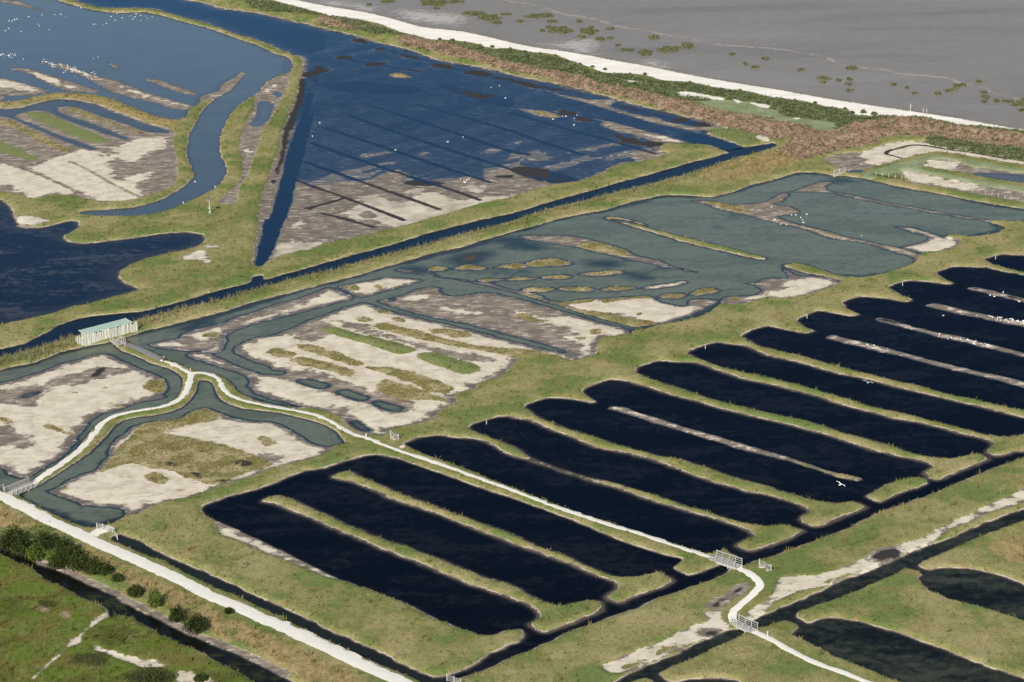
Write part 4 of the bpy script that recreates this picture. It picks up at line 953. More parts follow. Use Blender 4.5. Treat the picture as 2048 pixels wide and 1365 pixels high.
PATH_S = "Z11 1335,692 1400,730 1450,770 1470,810 1440,850 1390,895 1340,935 1310,975 1308,1005 1330,1030"
PATH_E = "Z11 1430,1078 1519,1118 Z12 100,1175 200,1230 300,1275 400,1310 500,1345 560,1370 700,1430"
RAMP = "Z5 712,728 760,748 850,790 920,825 958,843"

def ribbon(text, width, wob, name, mat, label, cat, flat_h=None, seed=0, lift=0.03):
    p = smooth(pts(text), closed=False, n=8)
    # resample
    seg = np.hypot(*np.diff(p, axis=0).T)
    s = np.concatenate([[0], np.cumsum(seg)])
    m = max(4, int(s[-1] / 0.45))
    q = np.linspace(0, s[-1], m)
    c = np.stack([np.interp(q, s, p[:, 0]), np.interp(q, s, p[:, 1])], 1)
    t = np.gradient(c, axis=0)
    t /= np.hypot(t[:, 0], t[:, 1])[:, None]
    nrm = np.stack([-t[:, 1], t[:, 0]], 1)
    r = np.random.default_rng(seed)
    def jit():
        a = r.standard_normal(m)
        k = np.ones(3) / 3
        return np.convolve(a, k, 'same') * wob
    wl, wr = width / 2 + jit(), width / 2 + jit()
    hs = heights(c)
    k = 15
    hs = np.convolve(np.pad(hs, k // 2, mode='edge'), np.ones(k) / k, 'valid') if flat_h is None else np.full(m, flat_h)
    sl, S = line_sd(c, width / 2)
    # ground under the path follows its level
    X, Y = np.meshgrid(GX[sl[1]], GY[sl[0]])
    near = S > -1.0
    if near.any():
        P = np.stack([X[near], Y[near]], 1)
        idx = np.empty(len(P), int)
        for b in range(0, len(P), 4000):
            d = (P[b:b + 4000, None, 0] - c[None, :, 0]) ** 2 + (P[b:b + 4000, None, 1] - c[None, :, 1]) ** 2
            idx[b:b + 4000] = d.argmin(1)
        w = np.clip(S[near] + 1.0, 0, 1)
        sub = H[sl]
        sub[near] = sub[near] * (1 - w) + (hs[idx] - 0.02) * w
    return dict(c=c, nrm=nrm, wl=wl, wr=wr, hs=hs, name=name, mat=mat, label=label, cat=cat, lift=lift)

RIB = [ribbon(ROAD, 3.3, 0.22, 'gravel_track', 'path', 'wide white gravel track along the bottom ditch', 'track', seed=1),
       ribbon(SPUR, 2.6, 0.25, 'gravel_track', 'path', 'short white gravel spur leading to the railed culvert', 'track', seed=2, lift=0.04),
       ribbon(PATH_M, 1.2, 0.24, 'gravel_path', 'path', 'narrow white gravel path from the hide across the basins', 'path', seed=3),
       ribbon(PATH_W, 1.3, 0.20, 'gravel_path', 'path', 'curving white gravel path from the fork to the timber bridge', 'path', seed=4, lift=0.04),
       ribbon(PATH_S, 1.7, 0.18, 'gravel_path', 'path', 'white gravel path bent in an S between two footbridges', 'path', seed=5),
       ribbon(PATH_E, 1.5, 0.16, 'gravel_path', 'path', 'white gravel path leaving the last footbridge past the round ponds', 'path', seed=6),
       ribbon(RAMP, 1.9, 0.04, 'boardwalk_ramp', 'ramp', 'grey worn ramp leading up to the wooden hide', 'ramp', seed=7)]

# ------------------------------------------------------------------ ground meshes
def link(name, me, mat=None, parent=None):
    o = bpy.data.objects.new(name, me)
    COL.objects.link(o)
    if mat is not None:
        me.materials.append(mat)
    if parent is not None:
        o.parent = parent
    return o

def tag(o, label=None, cat=None, group=None, kind=None):
    if label: o['label'] = label
    if cat: o['category'] = cat
    if group: o['group'] = group
    if kind: o['kind'] = kind
    return o

def grid_mesh(name, cells, attrs, zarr):
    """cells: bool (NY-1, NX-1)"""
    jj, ii = np.nonzero(cells)
    v00 = jj * NX + ii
    quads = np.stack([v00, v00 + 1, v00 + NX + 1, v00 + NX], 1)
    used, inv = np.unique(quads, return_inverse=True)
    quads = inv.reshape(-1, 4).astype(np.int32)
    co = np.empty((len(used), 3), np.float32)
    co[:, 0], co[:, 1] = GX[used % NX], GY[used // NX]
    co[:, 2] = zarr.ravel()[used] if isinstance(zarr, np.ndarray) else zarr
    me = bpy.data.meshes.new(name)
    me.vertices.add(len(used))
    me.vertices.foreach_set("co", co.ravel())
    me.loops.add(quads.size)
    me.loops.foreach_set("vertex_index", quads.ravel())
    me.polygons.add(len(quads))
    me.polygons.foreach_set("loop_start", np.arange(0, quads.size, 4, dtype=np.int32))
    me.polygons.foreach_set("loop_total", np.full(len(quads), 4, np.int32))
    me.update(calc_edges=True)
    me.polygons.foreach_set("use_smooth", np.ones(len(quads), bool))
    for k, arr in attrs.items():
        at_ = me.attributes.new(k, 'FLOAT', 'POINT')
        at_.data.foreach_set("value", arr.ravel()[used].astype(np.float32))
    return me

GROUND_MAT = ground_material()
MATS = {}
MATS['path'] = plain("white_shell_gravel", (0.76, 0.715, 0.625), 0.9, 0.1, 0.26, 0.9, 0.03)
MATS['ramp'] = plain("worn_grey_ramp", (0.235, 0.225, 0.215), 0.85, 0.15, 0.25, 2.0, 0.02)

segc = SEG[:-1, :-1]
for sid in range(len(SNAMES) + 1):
    cells = segc == sid
    if not cells.any():
        continue
    nm, lb, ct = SNAMES.get(sid, ('ground', 'green and straw coloured marsh grassland', 'ground'))
    o = link(nm, grid_mesh(nm, cells, ATTR, H), GROUND_MAT)
    tag(o, lb, ct, kind='structure')

for r in RIB:
    m = len(r['c'])
    cols = 5
    vs, fs = [], []
    for a in range(cols):
        f = a / (cols - 1) * 2 - 1
        off = np.where(f < 0, f * r['wl'], f * r['wr'])
        P = r['c'] + r['nrm'] * off[:, None]
        zz = r['hs'] + r['lift'] - 0.02 * f * f
        if abs(f) == 1:
            zz = zz - 0.06
        vs.append(np.column_stack([P, zz]))
    V = np.stack(vs, 1).reshape(-1, 3)
    for i in range(m - 1):
        for a in range(cols - 1):
            k = i * cols + a
            fs.append((k, k + 1, k + cols + 1, k + cols))
    me = bpy.data.meshes.new(r['name'])
    me.from_pydata(V.tolist(), [], fs)
    for p in me.polygons: p.use_smooth = True
    o = link(r['name'], me, MATS[r['mat']])
    if V[fs[0][1]][0] is not None and me.polygons[0].normal.z < 0:
        me.flip_normals()
    tag(o, r['label'], r['cat'], kind='structure')

WM = {
    'sea': water_material('sea_water', (0.190, 0.176, 0.164), (0.205, 0.190, 0.178), 0.36, clarity=8.0, rough=0.35, ripple=0.03),
    'lagoon': water_material('lagoon_water', (0.028, 0.038, 0.047), (0.042, 0.053, 0.060), 0.88, (0.90, 0.96, 1.0), clarity=9.0, rough=0.12),
    'comb_pond': water_material('comb_pond_water', (0.012, 0.014, 0.024), (0.035, 0.034, 0.042), 0.8, clarity=11.0),
    'marsh_pool': water_material('pool_water', (0.03, 0.04, 0.05), (0.06, 0.065, 0.07), 0.9, clarity=9.0),
    'sluice_pool': water_material('sluice_water', (0.01, 0.02, 0.03), (0.02, 0.03, 0.04), 0.9, clarity=9.0),
    'pan_water': water_material('pan_water', (0.05, 0.055, 0.06), (0.09, 0.09, 0.09), 0.7, clarity=12.0),
    'pond': water_material('dark_pond_water', (0.003, 0.004, 0.006), (0.012, 0.014, 0.016), 0.5, (0.42, 0.72, 1.0), clarity=11.0, patch_col=(0.075, 0.068, 0.062), patch_amt=0.55, plo=0.49),
    'blue_lagoon': water_material('blue_lagoon_water', (0.002, 0.004, 0.008), (0.004, 0.006, 0.010), 0.62, (0.40, 0.70, 1.0), clarity=12.0, streak=0.06),
    'canal': water_material('canal_water', (0.003, 0.004, 0.005), (0.004, 0.006, 0.006), 0.5, (0.45, 0.75, 1.0), clarity=6.0),
    'marsh_water': water_material('green_marsh_water', (0.074, 0.086, 0.060), (0.135, 0.146, 0.102), 0.55, (0.88, 1.0, 0.94), clarity=11.0, patch_col=(0.036, 0.056, 0.054), patch_amt=0.6, shallow=(0.012, 0.026, 0.034)),
    'basin': water_material('dark_basin_water', (0.0015, 0.0022, 0.004), (0.0030, 0.0040, 0.006), 0.19, (0.45, 0.7, 1.0), clarity=8.0, patch_col=(0.014, 0.015, 0.019), patch_amt=0.38, plo=0.50),
    'ditch': water_material('ditch_water', (0.008, 0.010, 0.008), (0.014, 0.017, 0.011), 0.3, clarity=6.0),
    'south_canal': water_material('south_pond_water', (0.004, 0.006, 0.006), (0.034, 0.040, 0.026), 0.25, clarity=5.0, patch_col=(0.046, 0.052, 0.034), patch_amt=0.6),
    'creek': water_material('creek_water', (0.004, 0.005, 0.006), (0.008, 0.010, 0.006), 0.25, clarity=8.0, patch_col=(0.040, 0.046, 0.010), patch_amt=0.55),
}
WL = {'sea': ('sea', 'shallow grey sea over the mud beyond the scum line'), 'lagoon': ('lagoon', 'grey blue lagoon and winding creek with scattered white birds'),
      'comb_pond': ('pond', 'comb shaped dark blue pond above the bare flat'), 'marsh_pool': ('pond', 'small pools on mud between creek and levee'),
      'sluice_pool': ('pond', 'tiny blue pool behind the sluice'), 'pan_water': ('pond', 'thin water sheet in the salt pan'), 'pond': ('pond', 'dark pond with brown weed patches and a long inlet'),
      'blue_lagoon': ('lagoon', 'wide deep blue lagoon under the dyke'), 'canal': ('canal', 'long straight dark canal behind the reedy levee'),
      'marsh_water': ('marsh_water', 'cloudy green water round the sand flats and islets'), 'basin': ('basin_water', 'near black basins between long parallel banks'),
      'ditch': ('ditch', 'narrow dark ditch beside the gravel track'), 'south_canal': ('canal', 'dark canal with two round ended ponds'), 'creek': ('creek', 'dark weedy creek below the bushes')}
for key, wid in WNAMES.items():
    ok = (WID == wid) & (H < 0.06)
    low = (WID == wid) & (H < 0.0)
    cells = (low[:-1, :-1] | low[1:, :-1] | low[:-1, 1:] | low[1:, 1:])
    if not cells.any():
        continue
    nm, lb = WL[key]
    o = link(nm, grid_mesh(nm, cells, {'depth': -H}, 0.0), WM[key])
    tag(o, lb, 'water', kind='structure')
# ------------------------------------------------------------------ vegetation
def in_view(P, pad=50):
    R = np.array(CAM_ROT.inverted())
    d = np.column_stack([P[:, 0], P[:, 1], np.full(len(P), -CAM_H)]) @ R.T
    u = 1024 + F_PX * d[:, 0] / -d[:, 2]
    v = 682.5 - F_PX * d[:, 1] / -d[:, 2]
    return (u > -pad) & (u < 2048 + pad) & (v > -pad) & (v < 1365 + pad)

def tri_mesh(name, V, attrs=None, mat=None):
    """V: (n,3,3) triangles"""
    n = len(V)
    me = bpy.data.meshes.new(name)
    me.vertices.add(n * 3)
    me.vertices.foreach_set("co", V.astype(np.float32).ravel())
    me.loops.add(n * 3)
    me.loops.foreach_set("vertex_index", np.arange(n * 3, dtype=np.int32))
    me.polygons.add(n)
    me.polygons.foreach_set("loop_start", np.arange(0, n * 3, 3, dtype=np.int32))
    me.polygons.foreach_set("loop_total", np.full(n, 3, np.int32))
    me.update(calc_edges=True)
    for k, a in (attrs or {}).items():
        t = me.attributes.new(k, 'FLOAT', 'POINT')
        t.data.foreach_set("value", np.repeat(a.astype(np.float32), 3))
    if mat:
        me.materials.append(mat)
    return me

def blades(P, hgt, wid, lean, per, r):
    """per blades for each ground point"""
    n = len(P)
    Q = np.repeat(P, per, 0)
    hh = np.repeat(hgt, per) * r.uniform(0.6, 1.15, n * per)
    ww = np.repeat(wid, per) * r.uniform(0.7, 1.3, n * per)
    Q = Q + np.column_stack([r.normal(0, 0.16, n * per), r.normal(0, 0.16, n * per), np.zeros(n * per)])
    a = r.uniform(-1.0, 1.0, n * per)
    ax = np.column_stack([np.cos(a), np.sin(a), np.zeros(n * per)])
    tip = np.column_stack([r.normal(0, lean, n * per) * hh, r.normal(-0.1, lean, n * per) * hh, hh])
    return np.stack([Q - ax * ww[:, None] / 2, Q + ax * ww[:, None] / 2, Q + tip], 1)

def leaf_material(name, grass=True, col=None, col2=None, sc=0.8):
    T = NT(name)
    pos = T.n("ShaderNodeNewGeometry").outputs["Position"]
    if grass:
        c = grass_colour(T, pos)[0]
    else:
        c = T.mix(T.step(T.noise(sc, 4.0, pos, 0.7), 0.38, 0.62), col, col2)
    rnd = T.attr('shade').outputs["Fac"]
    hs = T.n("ShaderNodeHueSaturation")
    T.put(hs.inputs["Value"], T.math('ADD', 0.62, T.math('MULTIPLY', rnd, 0.85)))
    T.link(c, hs.inputs["Color"])
    d = T.n("ShaderNodeBsdfDiffuse")
    T.link(hs.outputs[0], d.inputs[0])
    t = T.n("ShaderNodeBsdfTranslucent")
    T.link(hs.outputs[0], t.inputs[0])
    m = T.n("ShaderNodeMixShader")
    m.inputs[0].default_value = 0.35
    T.link(d.outputs[0], m.inputs[1])
    T.link(t.outputs[0], m.inputs[2])
    return T.end(m.outputs[0])

GRASS_MAT = leaf_material('grass_blades')
NG = 330000
P2 = np.column_stack([rng.uniform(XA, XB, NG), rng.uniform(YA, YB, NG)])
P2 = P2[in_view(P2)]
hz = heights(P2)
av = {k: heights(P2, ATTR[k]) for k in ATTR}
onpath = np.zeros(len(P2), bool)
for r_ in RIB:
    c = r_['c'][::2]
    for b in range(0, len(P2), 20000):
        q = P2[b:b + 20000]
        d = np.sqrt(((q[:, None, :] - c[None]) ** 2).sum(2)).min(1)
        onpath[b:b + 20000] |= d < (r_['wl'].mean() + 0.25)
turf = (hz > 0.22) & ((av['flat'] < -0.35) | (av['lush'] > 0.3)) & (av['beach'] < -0.6) & ~onpath & (av['shrub'] < 0.3) & (av['tidal'] < -0.5)
Pg, hg = P2[turf], hz[turf]
ag = {k: v[turf] for k, v in av.items()}
tall = 0.20 + 0.16 * rng.random(len(Pg)) + 0.22 * (ag['straw'] > 0) + 0.10 * (ag['meadow'] > 0) + 0.12 * (ag['brush'] > 0) + 0.05 * (ag['lush'] > 0)
tall = np.where(ag['pale'] > 0, 0.12, tall)
tuss = rng.random(len(Pg)) < 0.07
tall = np.where(tuss, tall * 1.9 + 0.1, tall)
G3 = np.column_stack([Pg, hg - 0.04])
PER = 4
tri = blades(G3, tall, np.where(tuss, 0.2, 0.11), 0.45, PER, rng)
KEYS = ('straw', 'lush', 'pale', 'shrub', 'brush', 'meadow')
at_ = {k: np.repeat(ag[k], PER) for k in KEYS}
at_['shade'] = np.clip(np.repeat(rng.random(len(Pg)) * np.where(tuss, 0.35, 1.0), PER) * 0.7 + rng.random(len(tri)) * 0.3, 0, 1)
tag(link('grass', tri_mesh('grass', tri, at_, GRASS_MAT)), 'green and dry grass standing on ridges, banks and meadows', 'grass', kind='stuff')
print("tufts", len(Pg))

def scatter_poly(text, dens, r):
    p = smooth(pts(text))
    lo, hi = p.min(0), p.max(0)
    n = int((hi[0] - lo[0]) * (hi[1] - lo[1]) * dens)
    q = r.uniform(lo, hi, (n, 2))
    ins = np.zeros(n, bool)
    for e in range(len(p)):
        a, b = p[e], p[(e + 1) % len(p)]
        if a[1] != b[1]:
            cond = (q[:, 1] >= min(a[1], b[1])) & (q[:, 1] < max(a[1], b[1]))
            xc = a[0] + (q[:, 1] - a[1]) / (b[1] - a[1]) * (b[0] - a[0])
            ins ^= cond & (q[:, 0] < xc)
    return q[ins]

# reeds on the levee south of the long canal
REED = ("Z5 -60,850 60,820 180,785 320,745 440,705 480,760 330,800 200,850 60,880 -60,910",
        "Z5 800,615 900,585 1000,562 1100,535 1200,512 1300,488 1400,462 Z6 0,425 150,385 300,345 450,315 600,270 750,230 900,190 1050,150 1200,105 1350,72 1519,35 "
        "Z3 150,1280 300,1240 450,1205 600,1165 750,1130 900,1090 1050,1050 1200,1000 1350,950 1350,970 1200,1020 1050,1075 900,1115 750,1150 600,1190 450,1225 300,1265 150,1300 Z6 1519,50 1350,90 1200,125 1050,165 900,210 750,245 600,290 450,330 300,365 150,405 0,445 Z5 1400,480 1200,530 1000,590 840,650")
RP = np.vstack([scatter_poly(t, 2.2, rng) for t in REED])
rh = heights(RP)
RP, rh = RP[rh > 0.15], rh[rh > 0.15]
tri = blades(np.column_stack([RP, rh - 0.05]), rng.uniform(0.6, 1.35, len(RP)), np.full(len(RP), 0.10), 0.22, 5, rng)
REED_MAT = leaf_material('reed_blades', False, (0.145, 0.150, 0.055), (0.300, 0.250, 0.150), 1.2)
tag(link('reeds', tri_mesh('reeds', tri, {'shade': rng.random(len(tri))}, REED_MAT)), 'tall pale reeds fringing the levee beside the long canal', 'reeds', kind='stuff')

def clump_tris(center, rad, hgt, n, leaf, r, fill_=0.35):
    """leaf triangles through a lumpy dome"""
    th = r.uniform(0, 2 * math.pi, n)
    ph = np.arccos(r.uniform(-0.05, 1, n))
    rr = (1 - fill_ * r.random(n) ** 1.5)
    lump = 1 + 0.22 * np.sin(3 * th + r.uniform(0, 6)) * np.sin(2.5 * ph + r.uniform(0, 6)) + 0.1 * np.sin(7 * th + r.uniform(0, 6))
    C = np.column_stack([rad * rr * lump * np.sin(ph) * np.cos(th), rad * rr * lump * np.sin(ph) * np.sin(th), hgt * rr * lump * np.cos(ph)]) + center
    a = r.normal(0, 1, (n, 3)); b = r.normal(0, 1, (n, 3))
    a /= np.linalg.norm(a, axis=1)[:, None]; b /= np.linalg.norm(b, axis=1)[:, None]
    s = leaf * r.uniform(0.6, 1.4, n)[:, None]
    return np.stack([C - a * s * 0.5, C + a * s * 0.5, C + b * s * 0.9], 1)

def stuff_clumps(name, P, rad, hgt, n, leaf, mat, label, cat):
    r = np.random.default_rng(len(P))
    hs = heights(P)
    T, S = [], []
    for (x, y), z in zip(P, hs):
        k = r.uniform(0.6, 1.35)
        T.append(clump_tris(np.array([x, y, z - 0.05]), rad * k, hgt * k, n, leaf, r))
        S.append(np.clip(r.uniform(0.1, 0.9) + r.normal(0, 0.15, n), 0, 1))
    T = np.vstack(T)
    tag(link(name, tri_mesh(name, T, {'shade': np.concatenate(S)}, mat)), label, cat, kind='stuff')

BUSH_MAT = leaf_material('dark_bush_leaves', False, (0.030, 0.044, 0.014), (0.066, 0.080, 0.026), 1.0)
BUSH_LIGHT = leaf_material('bright_bush_leaves', False, (0.070, 0.110, 0.020), (0.130, 0.160, 0.035), 1.0)
BELT_MAT = leaf_material('belt_shrub_leaves', False, (0.095, 0.118, 0.052), (0.185, 0.205, 0.105), 0.5)
DRY_MAT = leaf_material('dead_brush_twigs', False, (0.235, 0.160, 0.108), (0.430, 0.315, 0.225), 0.9)
q = P2[(av['shrub'] > -0.2) & (av['beach'] < 0.2)]
q = q[rng.random(len(q)) < 0.9]
stuff_clumps('shrub_belt', q, 0.75, 0.5, 30, 0.34, BELT_MAT, 'dense belt of low green shrubs along the beach', 'shrubs')
q = P2[(av['brush'] > -0.4) & (av['meadow'] < 0)]
stuff_clumps('dead_brush', q, 0.55, 0.45, 22, 0.26, DRY_MAT, 'belt of rusty brown dead brush on the dyke', 'brush')
q = P2[(av['brush'] > -0.8) & (av['meadow'] < 0) & (rng.random(len(P2)) < 0.10)]
stuff_clumps('shrub_patch', q, 0.6, 0.55, 26, 0.34, BELT_MAT, 'scattered green shrubs among the rusty brush of the dyke', 'shrubs')
q = P2[(av['veg'] > 0.0) & (hz > 0.08)]
VEG_MAT = leaf_material('salt_plants', False, (0.185, 0.155, 0.055), (0.380, 0.300, 0.155), 0.28)
stuff_clumps('salt_plants', q, 0.36, 0.16, 12, 0.20, VEG_MAT, 'low green and rusty saltmarsh plants on the flats and islets', 'plants')

# bushes one by one
BARK = plain('bush_bark', (0.085, 0.065, 0.048), 0.9, 0.1)
def beam(bm, a, b, w, h=None, up=Vector((0, 0, 1))):
    a, b = Vector(a), Vector(b)
    h = w if h is None else h
    d = (b - a).normalized()
    if abs(d.dot(up)) > 0.95:
        up = Vector((1, 0, 0)) if abs(d.x) < 0.9 else Vector((0, 1, 0))
    s = d.cross(up).normalized()
    t = s.cross(d).normalized()
    vs = [bm.verts.new(p + s * sx * w / 2 + t * sy * h / 2) for p in (a, b) for sx, sy in ((-1, -1), (1, -1), (1, 1), (-1, 1))]
    for f in ((0, 1, 2, 3), (7, 6, 5, 4), (0, 4, 5, 1), (1, 5, 6, 2), (2, 6, 7, 3), (3, 7, 4, 0)):
        bm.faces.new([vs[i] for i in f])

def mesh_of(name, bm, mat):
    bmesh.ops.recalc_face_normals(bm, faces=bm.faces)
    me = bpy.data.meshes.new(name)
    bm.to_mesh(me)
    bm.free()
    if mat:
        me.materials.append(mat)
    return me

def empty(name, loc, label, cat, group=None):
    o = bpy.data.objects.new(name, None)
    o.empty_display_size = 0.3
    o.location = loc
    COL.objects.link(o)
    return tag(o, label, cat, group)

def taper(bm, a, b, r0, r1, n=6):
    a, b = Vector(a), Vector(b)
    d = (b - a).normalized()
    s = d.orthogonal().normalized()
    t = d.cross(s)
    ring = [[bm.verts.new(p + (s * math.cos(2 * math.pi * k / n) + t * math.sin(2 * math.pi * k / n)) * r) for k in range(n)] for p, r in ((a, r0), (b, r1))]
    for k in range(n):
        bm.faces.new((ring[0][k], ring[0][(k + 1) % n], ring[1][(k + 1) % n], ring[1][k]))
    bm.faces.new(ring[1]); bm.faces.new(ring[0][::-1])

def bush(u, v, wpx, hpx, label, mat, seed, group=None, low=False):
    b = at(u, v - (7 if (u < 240 and 1085 < v < 1175) else 0), 0.5)
    b.z = height(b.x, b.y) - 0.03
    sc = F_PX / math.sqrt(b.x ** 2 + b.y ** 2 + CAM_H ** 2)
    R, Hh = wpx / sc / 2 * 1.12, hpx / sc / 1.1
    r = np.random.default_rng(seed)
    root = empty('dome_shrub' if low else 'bush', b, label, 'bush', group)
    T, S = [], []
    k = 3 if low else 7
    for i in range(k):
        a = r.uniform(0, 6.28)
        off = np.array([math.cos(a), math.sin(a), 0]) * R * r.uniform(0.15, 0.55) * (i > 0)
        rr = R * (0.8 if i == 0 else r.uniform(0.4, 0.65))
        n = int(420 if i == 0 else 200)
        T.append(clump_tris(off + np.array([0, 0, Hh * (0.10 if low else 0.22) * (0.5 + r.random())]), rr, Hh * (0.85 if i == 0 else r.uniform(0.5, 0.8)), n, 0.26, r, 0.5))
        S.append(np.clip(r.uniform(0.25, 0.75) + r.normal(0, 0.18, n), 0, 1))
    link('crown', tri_mesh('crown', np.vstack(T), {'shade': np.concatenate(S)}, mat), None, root)
    bm = bmesh.new()
    for i in range(5):
        a = i * 1.26 + r.uniform(-0.3, 0.3)
        taper(bm, (0, 0, -0.05), (math.cos(a) * R * 0.45, math.sin(a) * R * 0.45, Hh * 0.6), 0.07, 0.025)
    link('trunk', mesh_of('trunk', bm, BARK), None, root)
    return root

bush(16, 1104, 64, 50, 'grey green bush cut by the picture edge beside the creek', BUSH_MAT, 1)
bush(48, 1112, 56, 46, 'leafy bush between the edge bush and the big dark dome', BUSH_MAT, 2)
bush(92, 1106, 62, 48, 'largest dark rounded bush above the creek', BUSH_MAT, 3)
bush(134, 1118, 46, 36, 'dark bush pressed against the right side of the largest one', BUSH_MAT, 4)
bush(165, 1148, 60, 42, 'broad dark bush sloping down towards the creek', BUSH_MAT, 5)
bush(203, 1154, 42, 28, 'low end bush of the dark thicket', BUSH_MAT, 6)
bush(104, 1128, 24, 26, 'small yellow green bush in front of the dark thicket', BUSH_LIGHT, 7)
bush(237, 1168, 26, 16, 'small dark bush alone just past the thicket', BUSH_MAT, 8)
bush(270, 1192, 32, 24, 'small loose bush in straw grass beside the bright green one', BUSH_MAT, 9)
bush(311, 1214, 30, 38, 'bright green upright bush in the straw grass', BUSH_LIGHT, 10)
bush(354, 1240, 34, 34, 'dark bush touching a wider bush in the straw grass', BUSH_MAT, 11)
bush(392, 1260, 52, 44, 'widest lone dark bush in the straw grass below the track', BUSH_MAT, 12)
bush(458, 1226, 16, 10, 'tiny dark bush at the edge of the gravel track', BUSH_MAT, 13)
bush(299, 1368, 108, 30, 'dark flat domed shrub in the wet meadow', BUSH_MAT, 14, low=True)
bush(402, 1358, 30, 16, 'small brownish dark shrub beside bare sand in the meadow', BUSH_MAT, 15, low=True)
bush(72, 1124, 44, 34, 'leafy green bush at the creek side of the largest dark bush', BUSH_LIGHT, 31)
bush(118, 1138, 44, 30, 'dark bush filling the gap below the yellow green one', BUSH_MAT, 32)
bush(148, 1132, 44, 34, 'dark bush wedged in the middle of the thicket', BUSH_MAT, 33)
bush(186, 1152, 40, 28, 'dark bush between the broad one and the low end bush', BUSH_MAT, 34)
bush(30, 1092, 50, 36, 'grey green bush behind the edge bush, nearest the track', BUSH_MAT, 35)
# shrubs that stand clear on the white beach
SHR = [(1748, 228, 14), (1727, 224, 16), (1705, 226, 12), (1111, 110, 7), (1185, 133, 9), (1160, 128, 7), (1135, 125, 8), (1210, 138, 8), (1050, 108, 9), (1080, 112, 10),
       (905, 84, 12), (930, 90, 9), (960, 92, 9), (985, 93, 10), (1020, 100, 9), (880, 78, 8), (1380, 165, 8), (1480, 182, 8), (1630, 205, 8), (1290, 148, 9), (1260, 150, 7), (1690, 217, 8)]
for i, (u, v, w) in enumerate(SHR):
    bush(u, v + 2, w * 0.8, w * 0.42, 'low round green shrub at the edge of the white beach', BELT_MAT, 40 + i, 'shrubs at the edge of the beach')

# cordgrass on the tidal mud
CORD = {3: "165,98,85,16 50,130,25,8 235,130,30,8 285,185,70,25 180,188,14,5 220,165,20,5 455,190,55,22 470,165,12,4 400,130,18,8 525,238,32,14 410,225,30,12 580,175,22,8 585,232,14,5 840,225,35,12 "
           "790,320,50,18 930,300,70,22 1040,268,40,10 1040,285,45,10 630,275,14,6 665,305,18,9 705,305,18,7 1305,325,18,7 1385,385,12,10 1440,405,22,7 1505,352,18,8",
        2: "780,15,40,10 1060,20,100,20 1170,15,60,10 670,35,15,5 1290,85,70,15 1380,110,80,18 1430,140,40,8 1480,88,40,7 1070,55,15,5",
        4: "195,420,22,9 335,470,38,14 325,495,18,8 420,483,14,7 485,475,16,12 475,505,18,7 483,545,18,8 495,405,36,14 748,505,12,6 825,527,8,6 870,560,14,6 1010,560,18,10 1070,543,22,8 1125,512,22,11 "
           "1105,532,10,7 1160,507,8,6 1255,490,20,8 1280,552,22,9 1290,580,20,14 1283,610,12,8 1357,603,14,9 1408,607,16,7 1440,607,10,7 1465,628,25,10 1505,620,25,20 1505,660,22,8 1520,600,20,10"}
CORD_MAT = leaf_material('cordgrass_blades', False, (0.115, 0.125, 0.060), (0.165, 0.172, 0.090), 0.7)
for z_, s in CORD.items():
    for i, tok in enumerate(s.split()):
        cx, cy, rx, ry = (float(x) for x in tok.split(','))
        c = at(ZO[z_][0] + cx * ZS, ZO[z_][1] + cy * ZS)
        e = at(ZO[z_][0] + (cx + rx) * ZS, ZO[z_][1] + cy * ZS)
        f = at(ZO[z_][0] + cx * ZS, ZO[z_][1] + (cy - ry) * ZS)
        rx_, ry_ = (e - c).length, (f - c).length
        r = np.random.default_rng(int(cx * 7 + cy))
        m = max(40, int(rx_ * ry_ * 18))
        k = 1
        cen = np.column_stack([np.linspace(-0.7, 0.7, k) * rx_ if k > 1 else np.zeros(1), r.uniform(-0.35, 0.35, k) * ry_])
        w = r.integers(0, k, m)
        th = r.uniform(0, 6.283, m)
        rad = np.sqrt(r.random(m)) * (0.85 + 0.15 * np.sin(2 * th + cx) + 0.15 * np.sin(5 * th + cy))
        Q = np.column_stack([rx_ * rad * np.cos(th), ry_ * rad * np.sin(th)])
        tri = blades(np.column_stack([Q, np.full(m, -0.02)]), np.full(m, 0.5), np.full(m, 0.40), 0.5, 3, r)
        o = link('cordgrass_patch', tri_mesh('cordgrass_patch', tri, {'shade': r.random(len(tri))}, CORD_MAT))
        o.location = (c.x, c.y, max(height(c.x, c.y), 0.0))
        size = 'broad' if rx_ > 2.6 else ('middling' if rx_ > 1.0 else 'tiny')
        where = 'scum line' if ATTR['foam'][np.searchsorted(GY, c.y), np.searchsorted(GX, c.x)] > -5.5 else 'tidal mud'
        tag(o, f'{size} ragged green cordgrass patch on the {where}' + ('' if where == 'scum line' else ' off the beach'), 'cordgrass', 'cordgrass patches on the tidal mud')

# ------------------------------------------------------------------ built things
M_GREYWOOD = plain('weathered_grey_wood', (0.42, 0.395, 0.345), 0.85, 0.15, 0.3, 4.0)
M_PALE = plain('pale_split_poles', (0.47, 0.465, 0.40), 0.85, 0.15, 0.38, 2.5, 0.04)
M_WHITE = plain('white_painted_wood', (0.40, 0.39, 0.36), 0.7, 0.2, 0.15)
M_ROOF = plain('green_roof_sheet', (0.255, 0.335, 0.285), 0.55, 0.35, 0.10, 1.0)
M_DARK = plain('dark_timber', (0.060, 0.052, 0.045), 0.9, 0.1, 0.3)
M_STONE = plain('pale_stone', (0.40, 0.35, 0.285), 0.9, 0.1, 0.2)
M_NEST = plain('nest_twigs', (0.20, 0.15, 0.10), 0.95, 0.05, 0.4)

def g_at(u, v, z0=0.45):
    p = at(u, v, z0)
    h = height(p.x, p.y)
    p = at(u, v, max(h, 0.0))
    p.z = max(height(p.x, p.y), 0.0)
    return p

